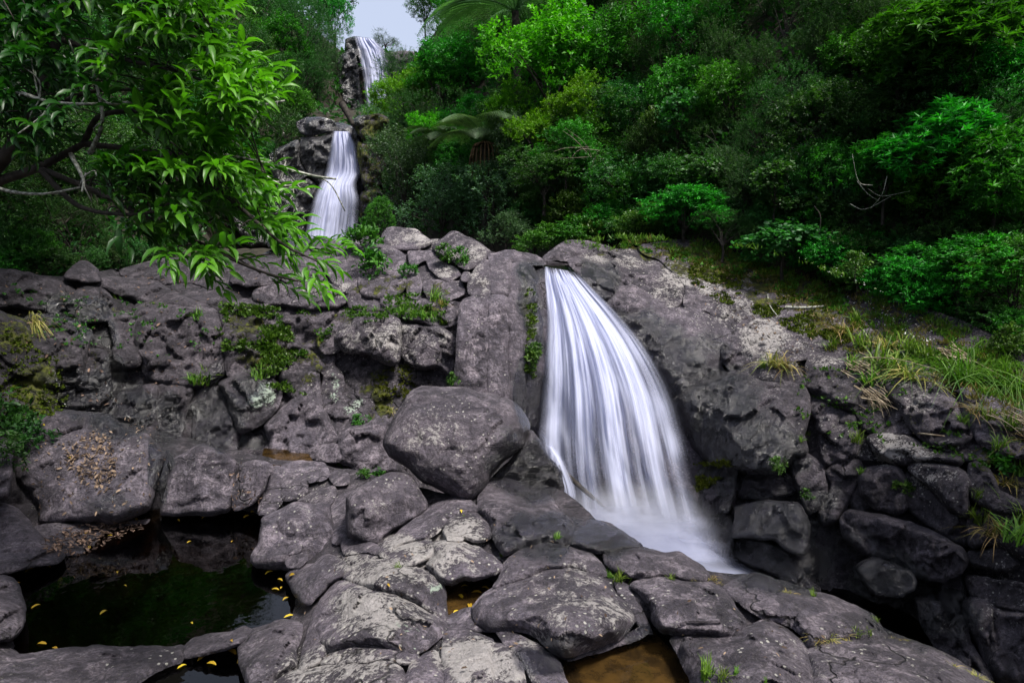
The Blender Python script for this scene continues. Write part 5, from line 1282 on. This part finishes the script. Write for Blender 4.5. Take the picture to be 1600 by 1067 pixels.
# ------------------------------------------------------------------ the leafy tree that leans in from the left
def leafy_tree():
    rg = np.random.default_rng(44)
    e = empty('leafy_tree', P(-330, 760, 4.2))
    tag(e, 'near tree with long narrow drooping leaves leaning in from the upper left', 'tree')
    L0 = np.array(e.location)
    def pl(*q): return np.array([P(x, y, d) for x, y, d in q]) - L0
    main = [pl((-330, 760, 4.2), (-300, 520, 4.1), (-180, 390, 4.0), (-40, 300, 3.9), (60, 262, 3.7), (130, 225, 3.6)),
            pl((-40, 300, 3.9), (40, 200, 3.6), (90, 60, 3.5), (140, -60, 3.4)),
            pl((-180, 390, 4.0), (-120, 150, 3.4), (20, -60, 3.2), (160, -160, 3.2))]
    sub = [pl((130, 225, 3.6), (210, 235, 3.4), (290, 262, 3.2), (370, 320, 3.0), (440, 380, 2.9), (495, 408, 2.85)),
           pl((130, 225, 3.6), (160, 180, 3.5), (250, 175, 3.4), (340, 180, 3.3), (400, 190, 3.2)),
           pl((60, 262, 3.7), (150, 300, 3.5), (230, 340, 3.3), (330, 390, 3.1), (410, 425, 3.0), (470, 440, 2.95)),
           pl((90, 60, 3.5), (180, 90, 3.4), (270, 110, 3.3), (350, 140, 3.2)),
           pl((140, -60, 3.4), (210, -10, 3.3), (290, 30, 3.2), (345, 80, 3.2)),
           pl((60, 262, 3.7), (120, 320, 3.4), (190, 335, 3.1), (250, 330, 3.0)),
           pl((40, 200, 3.6), (120, 150, 3.5), (200, 140, 3.4), (290, 150, 3.3)),
           pl((210, 235, 3.4), (300, 245, 3.3), (370, 255, 3.2), (415, 270, 3.1))]
    lines = [(curve_pts(m, 24), None) for m in main]
    lines = [(c, np.linspace(.055 - .012 * k, .016, len(c))) for k, (c, _) in enumerate(lines)]
    sc_ = [curve_pts(m, 30) for m in sub]
    lines += [(c, np.linspace(.017, .004, len(c))) for c in sc_]
    # leafy shoots: over the area that the foliage covers, each tied to the nearest limb
    zone = [(-120, -140), (250, -140), (305, -10), (330, 60), (372, 120), (388, 185), (352, 215), (370, 255), (410, 325), (480, 400), (462, 440), (415, 438), (360, 418), (290, 398), (215, 370), (120, 335), (85, 255), (30, 230), (-120, 260)]
    zx = np.array([z[0] for z in zone], float); zy = np.array([z[1] for z in zone], float)
    cand = np.stack([rg.uniform(-120, 520, 6000), rg.uniform(-140, 455, 6000)], -1)
    ax, ay, bx, by = zx, zy, np.roll(zx, -1), np.roll(zy, -1)
    cr = ((ay[None] > cand[:, 1:]) != (by[None] > cand[:, 1:])) & (cand[:, :1] < ax + (cand[:, 1:] - ay) * (bx - ax) / (by - ay + 1e-9))
    cand = cand[cr.sum(1) % 2 == 1]
    gap = fbm(np.stack([cand[:, 0] / 60, cand[:, 1] / 45, 0 * cand[:, 0]], -1), 2, 77)
    low = (cand[:, 1] > 225) & (cand[:, 0] < 130 + (cand[:, 1] - 225) * .3)
    cand = cand[(gap > -.22) & ~low][:680]
    dep = 2.75 + .9 * rg.random(len(cand)) + np.clip((260 - cand[:, 0]) / 500, 0, .6)
    tips = P(cand[:, 0], cand[:, 1], dep) - L0
    allp = np.concatenate(sc_ + [l[0] for l in lines[:3]])
    dist = ((tips[:, None] - allp[None]) ** 2).sum(-1); near = allp[dist.argmin(1)]
    shoots = []
    Bs, Ds, Us, Ls, Ws, Ts = [], [], [], [], [], []
    for i in range(len(tips)):
        a = near[i]; t_ = tips[i]; v = t_ - a; ln = np.linalg.norm(v)
        st = t_ - v / max(ln, 1e-6) * min(ln, .55)
        if i % 2 == 0: shoots.append((curve_pts([st, (st + t_) / 2 + [0, 0, .02], t_], 5), .0035))
        dr = nrm(v + np.array([.30, -.12, .05]) + .12 * rg.normal(size=3)); le = rg.uniform(.16, .30)
        nl = rg.integers(8, 14)
        q = np.linspace(.1, 1, nl)
        b = t_ + dr * le * q[:, None] - np.array([0, 0, 1]) * (.05 * q ** 2)[:, None]
        ph = np.arange(nl) * 2.4 + rg.uniform(0, 6.28)
        p1 = nrm(np.cross(dr, [0, 0, 1.0])); p2 = np.cross(dr, p1)
        sdv = np.cos(ph)[:, None] * p1 + .6 * np.sin(ph)[:, None] * p2
        dd = sdv * (1.05 - .5 * q)[:, None] + dr * .8 + [0, 0, -.16] + .15 * rg.normal(size=(nl, 3))
        Bs.append(b); Ds.append(dd); Us.append(nrm(np.array([0, 0, 1.0]) + .3 * rg.normal(size=(nl, 3)) + .15 * sdv))
        l_ = rg.uniform(.085, .135, nl) * (1.05 - .25 * q)
        Ls.append(l_); Ws.append(l_ * rg.uniform(.24, .30, nl))
        right_tint = np.clip((cand[i, 0] - 100) / 330 + rg.normal() * .22, .03, 1)  # leaf tint grows brighter towards the right
        Ts.append(np.clip(right_tint * (.25 + .75 * q) * rg.uniform(.7, 1.1, nl), 0, 1))
    v, f, ti = leaves(T_LANCE, np.concatenate(Bs), np.concatenate(Ds), np.concatenate(Us), np.concatenate(Ls), np.concatenate(Ws), rg, np.concatenate(Ts))
    me = mesh_np('long leaves', v, [f], True); attr(me, 'tint', ti)
    put('foliage', me, LF_PEACH, e)
    tv, tf = tubes(lines, 7); put('trunk', mesh_np('limbs', tv, tf), BARK, e)
    tv, tf = tubes(shoots, 4); put('shoots', mesh_np('shoots', tv, tf), BARK, e)['kind'] = 'stuff'
    # bare lichened branches
    def twigs(base, n, ln, seed):
        r2 = np.random.default_rng(seed); out = [(curve_pts(base, 16), np.linspace(.012, .005, len(curve_pts(base, 16))))]
        c = out[0][0]
        for k in range(n):
            i = r2.integers(2, len(c) - 1); dr = nrm(c[i] - c[i - 1] + .8 * r2.normal(size=3) * [1, .5, 1])
            l = ln * r2.uniform(.4, 1)
            out.append((curve_pts([c[i], c[i] + dr * l * .5 + .02 * r2.normal(size=3), c[i] + dr * l + .04 * r2.normal(size=3)], 6), .0035))
        return out
    for base, n, ln, sd in ((pl((300, 235, 3.5), (380, 248, 3.4), (440, 262, 3.3), (490, 275, 3.25), (525, 280, 3.2)), 9, .22, 1),
                            (pl((370, 235, 3.5), (400, 262, 3.45), (440, 290, 3.4), (480, 285, 3.4)), 5, .16, 2),
                            (pl((-20, 288, 3.6), (20, 300, 3.5), (70, 303, 3.4), (125, 293, 3.35)), 3, .10, 3),
                            (pl((10, 140, 3.3), (40, 148, 3.2), (80, 160, 3.2), (140, 163, 3.1), (215, 160, 3.1)), 8, .2, 4),
                            (pl((140, 240, 3.3), (160, 190, 3.2), (150, 130, 3.2), (145, 110, 3.2)), 5, .15, 5),
                            (pl((110, 240, 3.2), (130, 280, 3.2), (128, 300, 3.2)), 3, .12, 6),
                            (pl((330, 150, 3.3), (380, 168, 3.2), (445, 158, 3.2)), 3, .1, 7)):
        tv, tf = tubes(twigs(base, n, ln, sd), 5); put('dead_branch', mesh_np('dead branch', tv, tf), PALEBARK, e)
leafy_tree()
# ------------------------------------------------------------------ small things that stand or lie on the rock
BVH = BVHTree.FromPolygons([tuple(v) for v in np.concatenate(BV)], BF)
def hit(px, py, default=7.0):
    r = Vector(P(px, py, 1.0)) - Vector((0, 0, H))
    loc, n, _, _ = BVH.ray_cast(Vector((0, 0, H)), r.normalized())
    if loc is None: return Vector(P(px, py, default)), Vector((0, 0, 1))
    if n.dot(r) > 0: n = -n
    return loc, n

def tuft_mesh(name, mat, seed, n=46, ln=1.0, spread=.5, droop=.6, wd=.035, segs=4, tint=(0, 1), foot=.10):
    rg = np.random.default_rng(seed)
    az_ = rg.uniform(0, 6.28, n); lean = rg.uniform(.05, 1, n) ** .8 * spread; L = ln * rg.uniform(.4, 1.0, n)
    o = np.stack([np.cos(az_), np.sin(az_), 0 * az_], -1)
    t = np.linspace(0, 1, segs + 1)
    r = np.sin(lean)[:, None] * L[:, None] * t + (droop * L * lean)[:, None] * t ** 2 * .6
    z = np.cos(lean)[:, None] * L[:, None] * t - (droop * L * (.3 + lean))[:, None] * t ** 2.2
    b = rg.normal(size=(n, 3)) * [foot, foot, 0.0]
    c = b[:, None] + o[:, None] * r[..., None] + np.array([0, 0, 1.0]) * z[..., None]
    s = np.stack([-np.sin(az_), np.cos(az_), .3 * rg.normal(size=n)], -1)
    w_ = wd * rg.uniform(.6, 1.2, n)[:, None] * (1 - t ** 2.5)[None] + .001
    v = np.stack([c - s[:, None] * w_[..., None] / 2, c + s[:, None] * w_[..., None] / 2], 2)
    k = (segs + 1) * 2
    q = np.array([[2 * i, 2 * i + 1, 2 * i + 3, 2 * i + 2] for i in range(segs)])
    f = (q[None] + (np.arange(n) * k)[:, None, None]).reshape(-1, 4)
    me = mesh_np(name, v.reshape(-1, 3), [f]); attr(me, 'tint', np.repeat(tint[0] + (tint[1] - tint[0]) * rg.random(n), k)); me.materials.append(mat)
    return me
TUFT = {'g': [tuft_mesh('grass', LF_GRASS, 60 + i) for i in range(3)],
        'd': [tuft_mesh('drying grass', LF_DRYGRASS, 70 + i, 60, 1.0, .9, .8, .03) for i in range(3)],
        'h': [tuft_mesh('hanging grass', LF_DRYGRASS, 80, 90, 1.0, 1.1, 1.9, .022)],
        's': [tuft_mesh('sedge', LF_GRASS, 90, 150, 1.0, .95, .9, .010, 8, (0, .45), .07)]}
def tuft(px, py, hpx, k, label, group=None, name='grass_tuft', cat='grass tuft', wide=1.0):
    loc, n = hit(px, py)
    d = loc.y * CP + (loc.z - H) * -SP
    o = put(name, random.choice(TUFT[k]), None, None, loc - n * .015)
    s = hpx * d / F
    o.scale = (s * wide, s * wide, s); o.rotation_euler = (n.y * -.25, n.x * .25, random.uniform(0, 6.28))
    return tag(o, label, cat, group)

G1 = ('thin green grass tuft rooted in a crack of the foreground ledge', 'green tufts in the foreground cracks')
for x, y, h in [(968, 908, 40), (955, 902, 30), (1050, 905, 24), (1272, 931, 26), (1372, 972, 20), (1342, 994, 28), (1362, 992, 24), (622, 886, 20), (868, 845, 22), (784, 868, 20), (745, 852, 12), (1195, 1062, 16), (725, 806, 10), (1150, 1058, 22)]:
    tuft(x, y, h, 'g', *G1)
tuft(1102, 1058, 62, 'g', 'tallest green grass tuft beside the brown puddle at the bottom')
tuft(1128, 1060, 40, 'g', 'short green grass tuft right of the tallest one by the bottom puddle')
G2 = ('dry yellowish grass tuft on the crest of the foreground ledge', 'dry tufts on the foreground crest')
for x, y, h in [(1112, 906, 24), (1122, 912, 18), (1232, 926, 18), (1222, 924, 14), (1278, 1004, 24), (1300, 1000, 26), (1322, 998, 24), (1392, 996, 18), (1412, 1000, 16), (1490, 1040, 18), (1526, 1056, 26), (1085, 906, 10), (990, 906, 12)]:
    tuft(x, y, h, 'd', *G2, wide=1.3)
tuft(318, 602, 50, 'g', 'bright green grass clump above the wet rocks of the left wall', wide=1.1)
tuft(304, 602, 34, 'g', 'shorter green grass clump left of the bright one on the left wall')
tuft(404, 592, 42, 'g', 'green grass spray on the left wall above the lichened block')
tuft(55, 505, 70, 'h', 'straw coloured hanging grass on the dark left wall', wide=.6)
tuft(310, 500, 34, 'g', 'small grass tuft high in the left wall'); tuft(180, 466, 16, 'g', 'tiny grass tuft on the upper left ledge')
G3 = ('green grass tuft along the ledge above the broken wall blocks', 'tufts along the wall ledge')
for x, y, h in [(568, 488, 18), (585, 486, 18), (628, 490, 24), (645, 494, 26), (662, 498, 26), (678, 502, 28), (694, 506, 26), (704, 512, 22), (612, 488, 16)]:
    tuft(x, y, h, 'g', *G3, wide=1.2)
tuft(678, 470, 40, 'g', 'tall grass tuft under the pale crest blocks'); tuft(690, 478, 30, 'd', 'withered grass tuft below the pale crest blocks')
tuft(612, 642, 18, 'd', 'yellowing grass tuft against the top of the largest boulder', wide=1.4)
tuft(1208, 572, 58, 'd', 'large orange and green grass clump on the right slab', wide=1.0)
tuft(1228, 576, 48, 'd', 'right half of the orange grass clump on the right slab', wide=1.0)
tuft(1192, 574, 32, 'g', 'small green fringe left of the orange grass clump')
G4 = ('lush green grass clump on the slope right of the slab', 'grass clumps on the right slope')
for x, y, h in [(1345, 545, 62), (1372, 575, 74), (1398, 585, 66), (1360, 600, 52), (1420, 590, 60), (1318, 520, 46), (1338, 505, 40), (1385, 545, 50), (1420, 548, 54), (1450, 565, 50), (1300, 545, 34), (1330, 575, 40)]:
    tuft(x, y, h, random.choice('ggd'), *G4, wide=1.2)
G5 = ('grass clump at the right edge among the dark blocks', 'grass clumps at the right edge')
for x, y, h in [(1530, 815, 56), (1555, 835, 62), (1585, 845, 70), (1600, 820, 70), (1570, 760, 50), (1595, 740, 60), (1560, 700, 40), (1525, 645, 40), (1505, 660, 34), (1545, 655, 44), (1580, 670, 50), (1610, 690, 60), (1525, 780, 34)]:
    tuft(x, y, h, random.choice('ggd'), *G5, wide=1.3)
G6 = ('small grass tuft in a joint of the dark right blocks', 'tufts in the right block joints')
for x, y, h in [(1336, 690, 36), (1345, 740, 22), (1215, 735, 22), (1250, 690, 18), (1262, 680, 16), (1440, 690, 14), (1300, 720, 12), (1255, 655, 14), (1420, 720, 10)]:
    tuft(x, y, h, 'g', *G6)
for x, y, hh, lb in [(1500, 598, 150, 'long arching sedge clump spilling over the right slope'), (1575, 610, 130, 'second sedge clump against the right edge'), (1395, 590, 96, 'thin sedge clump above the trailing straw')]:
    tuft(x, y, hh, 's', lb, name='sedge_clump', cat='sedge clump')

# short turf and moss that nobody could count
def band(poly, n, rg):
    z = np.array(poly, float); out = []
    while len(out) < n:
        c = np.stack([rg.uniform(z[:, 0].min(), z[:, 0].max(), 400), rg.uniform(z[:, 1].min(), z[:, 1].max(), 400)], -1)
        a, b = z, np.roll(z, -1, 0)
        cr = ((a[None, :, 1] > c[:, 1:]) != (b[None, :, 1] > c[:, 1:])) & (c[:, :1] < a[None, :, 0] + (c[:, 1:] - a[None, :, 1]) * (b[None, :, 0] - a[None, :, 0]) / (b[None, :, 1] - a[None, :, 1] + 1e-9))
        out += list(c[cr.sum(1) % 2 == 1])
    return np.array(out[:n])
def turf(name, poly, n, ln, mat, label, seed, blades=7, tint=(0, 1), lift=.0, wd=.10, clump=.3, flatten=1.0):
    rg = np.random.default_rng(seed)
    pts = band(poly, n * 2, rg)
    keep = fbm(np.stack([pts[:, 0] / 28, pts[:, 1] / 18, 0 * pts[:, 0] + seed], -1), 2, 9) > -clump
    pts = pts[keep][:n]
    B, D_ = [], []
    for x, y in pts:
        loc, nn = hit(x, y); B.append(loc); D_.append(nn)
    B = np.array(B); D_ = np.array(D_)
    m = len(B)
    az_ = rg.normal(size=(m, blades, 3)) * [1, 1, .4 * flatten]
    dn = nrm(az_ * .75 + np.array([0, 0, .75 * flatten]) + .5 * D_[:, None])
    L = ln * rg.uniform(.4, 1.2, (m, blades))
    bb = B[:, None] + rg.normal(size=(m, blades, 3)) * ln * .35 * [1, 1, .1] + [0, 0, lift]
    v, f, ti = leaves(T_KITE, bb.reshape(-1, 3), dn.reshape(-1, 3), nrm(rg.normal(size=(m * blades, 3)) + [0, 0, .3]), L.ravel(), (L * wd * 2).ravel(), rg, tint[0] + (tint[1] - tint[0]) * rg.random(m * blades))
    me = mesh_np(name, v, [f], False); attr(me, 'tint', ti)
    return tag(put(name, me, mat), label, kind='stuff')
turf('grass', [(880, 380), (950, 372), (1060, 372), (1180, 388), (1300, 425), (1420, 480), (1520, 520), (1620, 580), (1620, 660), (1500, 600), (1400, 560), (1330, 500), (1220, 440), (1120, 405), (1010, 394), (930, 392)], 1100, .075, LF_GRASS, 'short green turf along the top edge of the right slab', 21, 8, (.1, .9), 0, .07)
turf('dead_turf', [(940, 378), (1060, 374), (1180, 390), (1300, 428), (1420, 485), (1520, 530), (1620, 600), (1620, 680), (1500, 620), (1400, 580), (1300, 560), (1220, 470), (1100, 420)], 700, .07, LF_DRYGRASS, 'short withered turf along the top edge of the right slab', 41, 8, (0, .7), 0, .05)
turf('moss', [(1020, 388), (1120, 385), (1220, 420), (1300, 450), (1360, 520), (1300, 545), (1200, 500), (1120, 470), (1070, 440)], 1800, .035, LF_MOSS, 'brown green moss mat on the right slab', 22, 7, (0, 1), 0, .3, .05)
turf('moss', [(820, 450), (836, 450), (840, 560), (834, 600), (818, 600), (822, 520)], 160, .03, LF_MOSS, 'bright moss strip on the wet column beside the fall', 23, 8, (.4, 1), 0, .35, .4)
turf('moss', [(0, 500), (90, 560), (110, 640), (60, 660), (-20, 640)], 260, .035, LF_MOSS, 'ochre moss on the dark left wall', 24, 7, (0, .6), 0, .35, .2)
turf('moss', [(1085, 725), (1140, 718), (1146, 735), (1112, 760), (1090, 770)], 150, .035, LF_MOSS, 'green moss cushion at the right side of the fall', 25, 8, (.3, 1), 0, .35, .5)
turf('moss', [(585, 590), (640, 560), (650, 600), (620, 640), (588, 640)], 150, .03, LF_MOSS, 'green moss in the recess above the largest boulder', 26, 7, (.2, .8), 0, .35, .3)
turf('creeping_plants', [(345, 475), (430, 480), (470, 540), (480, 620), (430, 610), (385, 580), (345, 590), (335, 530)], 760, .055, LF_HERB, 'small creeping plants on the left wall', 27, 5, (0, .8), 0, .3, .0)
turf('creeping_plants', [(430, 490), (560, 480), (640, 450), (700, 470), (700, 500), (600, 500), (520, 520), (480, 560), (440, 560)], 560, .045, LF_HERB, 'sparse creeping plants over the ledges of the wall', 28, 5, (0, .8), 0, .3, -.1)
turf('creeping_plants', [(0, 440), (120, 450), (330, 490), (340, 560), (230, 560), (100, 540), (20, 520)], 160, .045, LF_HERB, 'scattered small plants on the dark left wall', 29, 4, (0, .5), 0, .3, -.1)
turf('creeping_plants', [(1260, 560), (1400, 600), (1520, 690), (1560, 760), (1500, 720), (1400, 690), (1330, 700), (1240, 640)], 190, .045, LF_HERB, 'scattered small plants in the seams of the right slope', 30, 4, (0, .8), 0, .3, -.1)

turf('creeping_plants', [(960, 384), (1080, 378), (1190, 396), (1310, 445), (1340, 500), (1250, 470), (1150, 430), (1040, 405)], 420, .05, LF_HERB, 'small weeds among the moss along the slab top', 42, 6, (.2, 1), 0, .3, .0)

# herbs one can point at
def herb(px, py, r, label, key='herb', group=None, d=None):
    loc, n = hit(px, py)
    dd = (loc.y * CP - (loc.z - H) * SP)
    s = r * dd / F
    return shrub('small_plant', key, (loc.x, loc.y - .2 * s, loc.z - .75 * s), (s, s, s), random.uniform(0, 6), label, 'small plant', group)
for x, y, r, lb in [(575, 390, 26, 'leafy shrub growing on the rock crest under the middle falls'), (578, 425, 24, 'lower drooping part of the leafy crest shrub'), (590, 365, 18, 'top sprig of the leafy crest shrub'),
                    (560, 352, 16, 'small sapling reaching sideways in front of the middle falls'), (708, 596, 10, 'tiny broad leaved plant at the foot of the rock columns'), (566, 660, 10, 'tiny fern between the wall blocks left of the largest boulder'),
                    (540, 728, 8, 'small green plant beside the flat pale slab'), (572, 745, 9, 'green sprig behind the medium boulder, left one'), (588, 738, 9, 'green sprig behind the medium boulder, right one'),
                    (830, 565, 16, 'yellow-green plant on the wet column beside the waterfall'), (832, 548, 10, 'small yellow-green plant higher on the wet column'), (1408, 768, 12, 'bright yellow-green fern in the right blocks'),
                    (1218, 728, 12, 'small plant on the ledge right of the plunge pool'), (700, 400, 14, 'green plants between the pale crest boulders'), (640, 430, 12, 'leafy bit in the joint of the crest'), (725, 405, 14, 'weedy plant on the pale crest boulder'),
                    (1560, 735, 26, 'leafy weeds with pink flowers at the right edge'), (1260, 775, 8, 'mossy sprig on top of the black wet boulder'), (14, 662, 38, 'dark glossy sprig at the left edge above the pool'), (58, 688, 24, 'tip of the dark glossy sprig over the leaf strewn boulder'),
                    (10, 720, 24, 'lowest shoot of the dark glossy sprig at the left edge'), (1335, 415, 16, 'big leaved weed at the mossy edge of the hollow')]:
    herb(x, y, r, lb, 'sprig' if 'glossy' in lb else 'weed')

# fallen leaves
def leaf_mesh(seed, mat, ln=1.0):
    rg = np.random.default_rng(seed)
    v, f, ti = leaves(T_LANCE, np.array([[-.5, 0, 0]]), np.array([[1.0, .1, 0]]), np.array([[0, 0, 1.0]]), np.array([1.0]), np.array([.42]), rg, np.array([rg.random()]))
    v[:, 2] += .08 * np.sin(v[:, 0] * 3)
    me = mesh_np('fallen leaf', v, [f]); attr(me, 'tint', ti); me.materials.append(mat); return me
YL = [leaf_mesh(i, LF_YELLOW) for i in range(4)]
def fallen(px, py, lpx, z=None, label=None, group='yellow leaves lying about the pool'):
    if z is None:
        loc, n = hit(px, py); loc = loc + n * .012
    else:
        loc, n = Vector(P(px, py, float(dz(py, z + .006)))), Vector((0, 0, 1))
    d = loc.y * CP - (loc.z - H) * SP
    o = put('fallen_leaf', random.choice(YL), None, None, loc)
    o.rotation_mode = 'QUATERNION'
    o.rotation_quaternion = n.to_track_quat('Z', 'Y') @ Euler((0, 0, random.uniform(0, 6.28))).to_quaternion()
    s = .85 * lpx * d / F; o.scale = (s, s, s)
    tag(o, label or ('yellow leaf floating at the rim of the dark pool' if z is not None else 'yellow leaf lying on the stones near the pool'), 'leaf', group if z is None else 'yellow leaves afloat on the pool')
for x, y, l in [(75, 884, 14), (47, 890, 18), (26, 911, 14), (57, 946, 18), (163, 955, 18), (65, 1004, 20), (85, 1012, 16), (183, 893, 9), (195, 914, 8), (300, 972, 9), (296, 846, 10), (363, 845, 8), (405, 868, 12), (410, 845, 10), (420, 893, 16), (437, 905, 14), (430, 920, 16), (446, 934, 14), (452, 962, 20), (475, 948, 14), (440, 917, 9), (385, 806, 16), (318, 808, 10), (462, 955, 12), (278, 812, 10)]:
    fallen(x, y, l, 0.0)
for x, y, l in [(110, 717, 12), (40, 716, 10), (213, 812, 14), (137, 833, 10), (138, 857, 12), (457, 899, 18), (607, 916, 10), (382, 803, 12), (54, 656, 8), (70, 664, 8), (172, 838, 9), (395, 800, 9), (720, 800, 12), (362, 1003, 12)]:
    fallen(x, y, l)
for x, y, l in [(300, 1022, 26), (318, 1026, 24), (345, 1014, 28), (362, 1018, 26), (330, 1036, 22), (375, 1030, 20), (285, 1040, 18)]:
    fallen(x, y, l, 0.035, 'yellow leaf in the small rock pool at the bottom edge', None)
for x, y, l in [(745, 925, 22), (735, 945, 22), (720, 930, 18), (758, 918, 18), (712, 955, 18), (748, 938, 16), (726, 915, 14)]:
    fallen(x, y, l, 0.30, 'brownish yellow leaf soaking in the small puddle between the stones', None)
for x, y, l in [(930, 1050, 12), (975, 1045, 12), (905, 1062, 10), (1000, 1035, 8)]:
    fallen(x, y, l, 0.27, 'small leaf in the shallow brown puddle at the bottom', None)
def litter(name, poly, n, ln, label, seed, mat=LF_LITTER):
    rg = np.random.default_rng(seed); pts = band(poly, n, rg); B, U = [], []
    for x, y in pts:
        loc, nn = hit(x, y); B.append(loc + nn * rg.uniform(.006, .03)); U.append(nn)
    B = np.array(B); U = nrm(np.array(U) + .35 * rg.normal(size=(n, 3)))
    dn = nrm(np.cross(U, rg.normal(size=(n, 3)))); L = ln * rg.uniform(.4, 1.2, n)
    v, f, ti = leaves(T_OVAL, B, dn, U, L, L * rg.uniform(.28, .5, n), rg, rg.random(n) ** 1.6)
    me = mesh_np(name, v, [f], False); attr(me, 'tint', ti); tag(put(name, me, mat), label, kind='stuff')
litter('leaf_litter', [(95, 700), (150, 672), (180, 690), (185, 735), (165, 770), (125, 750), (105, 725)], 300, .05, 'brown dead leaves heaped on the broad left boulder', 31)
litter('leaf_litter', [(62, 860), (105, 825), (200, 812), (232, 806), (225, 828), (150, 862), (100, 872)], 420, .05, 'dead leaves drifted along the back shore of the pool', 32)
litter('leaf_litter', [(20, 690), (250, 640), (260, 720), (240, 800), (60, 800)], 220, .04, 'single dead leaves scattered over the broad left boulder', 33)
litter('leaf_litter', [(0, 430), (400, 400), (420, 470), (340, 600), (150, 640), (20, 560)], 190, .055, 'dead leaves scattered on the ledges of the left wall', 34)
litter('leaf_litter', [(355, 740), (375, 720), (420, 790), (400, 810), (358, 806)], 60, .035, 'dead leaves caught in the joints behind the pool', 35)
litter('leaf_litter', [(480, 890), (800, 800), (1000, 900), (1300, 980), (1250, 1060), (700, 1060), (480, 1040)], 120, .028, 'small dead leaf bits on the foreground ledge', 36)
litter('leaf_litter', [(1050, 400), (1250, 430), (1330, 520), (1250, 560), (1100, 480)], 260, .05, 'dead leaf bits on the mossy slab', 37)
litter('petals', [(1240, 400), (1330, 430), (1460, 510), (1460, 560), (1380, 520), (1290, 450)], 260, .030, 'tiny white flowers on the grassy bank', 38, PETAL)

# sticks and logs
def stick(pts, r, mat, name, label, cat, offs=.02, sides=6):
    w = []
    for q in pts:
        if len(q) == 3: w.append(P(*q))
        else:
            loc, n = hit(*q); w.append(np.array(loc + n * offs))
    w = curve_pts(w, 14); c0 = w.mean(0)
    v, f = tubes([(w - c0, (r, r * .9, r * .55))], sides)
    tag(put(name, mesh_np(name, v, f), mat, None, c0), label, cat)
stick([(872, 728, 7.30), (912, 765, 7.22), (955, 800, 7.15)], .028, BARK, 'log', 'wet log propped across the foot of the waterfall', 'log')
stick([(534, 162, 20.6), (542, 176, 20.5), (552, 196, 20.4)], .11, BARK, 'driftwood', 'broken driftwood trunk standing above the middle falls', 'driftwood', sides=8)
stick([(1228, 482), (1258, 483), (1292, 480)], .022, PALEBARK, 'stick', 'straight pale stick lying on the mossy slab', 'stick')
stick([(1198, 462), (1203, 480), (1217, 497)], .009, PALEBARK, 'stick', 'thin curved twig on the mossy slab', 'stick')
stick([(1425, 676), (1450, 678), (1478, 684)], .010, STRAW, 'stick', 'thin dry stalk on the right slope', 'stick')
stick([(60, 925), (72, 910), (88, 898)], .006, PALEBARK, 'stick', 'thin pale twig sticking out of the pool on the left', 'stick')
stick([(1285, 420, 9.0), (1278, 385, 9.0), (1282, 340, 8.9), (1272, 322, 8.9)], .010, BARK, 'stick', 'bare upright sapling stem in front of the dark hollow', 'stick')
stick([(1495, 165, 9.5), (1525, 120, 9.5), (1565, 78, 9.4)], .035, PALEBARK, 'branch', 'pale leaning branch in the upper right foliage', 'branch')
def twigbush(px, py, d, n, ln, label, seed, mat=PALEBARK):
    rg = np.random.default_rng(seed); c = P(px, py, d); out = []
    for k in range(n):
        dr = nrm(np.array([rg.normal() - .5, .3 * rg.normal(), rg.normal() * .6]))
        a = c + .1 * rg.normal(size=3); out.append((curve_pts([a, a + dr * ln * .5 + .05 * rg.normal(size=3), a + dr * ln + .08 * rg.normal(size=3)], 8) - c, (.005, .002)))
    v, f = tubes(out, 4); tag(put('twigs', mesh_np('twigs', v, f), mat, None, c), label, 'dead twigs')
twigbush(1405, 345, 9.3, 5, .28, 'grey dead twigs under the whorled shrub', 3)
twigbush(1345, 292, 8.6, 5, .4, 'bare twigs at the left end of the whorled shrub', 4)
twigbush(935, 235, 11.6, 7, .7, 'bare brown twigs in the dark middle of the bank', 5, DRIFT)
def straw(px, py, n, ln, label, seed, dirn=(.55, -.3, -.75)):
    rg = np.random.default_rng(seed); loc, nn = hit(px, py); c = np.array(loc); out = []
    for k in range(n):
        a = rg.normal(size=3) * [.10, .06, .05]; dr = nrm(np.array(dirn) + .30 * rg.normal(size=3)); l = ln * rg.uniform(.4, 1)
        p0 = a + np.array(nn) * .05
        out.append((curve_pts([p0, p0 + np.array([.1, -.06, .04]) * l + dr * l * .35, p0 + dr * l], 7), (.006, .002)))
    v, f = tubes(out, 4); tag(put('dead_grass', mesh_np('dead grass', v, f), STRAW, None, c), label, 'dead grass')
straw(1345, 580, 70, .75, 'pale dead grass trailing down the right slope', 6)
straw(1370, 615, 40, .55, 'lower strands of pale dead grass on the right slope', 7)
straw(1475, 560, 60, .65, 'dead straw under the long sedge clump', 8)
straw(1560, 660, 30, .5, 'dead straw at the right edge', 9)

# every tuft of a row by its place in the row
def in_order(group, what):
    os_ = [o for o in bpy.data.objects if o.get('group') == group]
    os_.sort(key=lambda o: o.location.x / max(o.location.y, .1))
    for n, o in enumerate(os_): o['label'] = ORD[n] + ' from the left of the ' + what
in_order('green tufts in the foreground cracks', 'thin green grass tufts in the foreground cracks')
in_order('dry tufts on the foreground crest', 'dry yellowish tufts on the foreground crest')
in_order('tufts along the wall ledge', 'grass tufts along the ledge over the wall blocks')
in_order('grass clumps on the right slope', 'lush grass clumps right of the mossy slab')
in_order('grass clumps at the right edge', 'grass clumps at the right edge among the blocks')
in_order('tufts in the right block joints', 'small tufts in the dark right block joints')
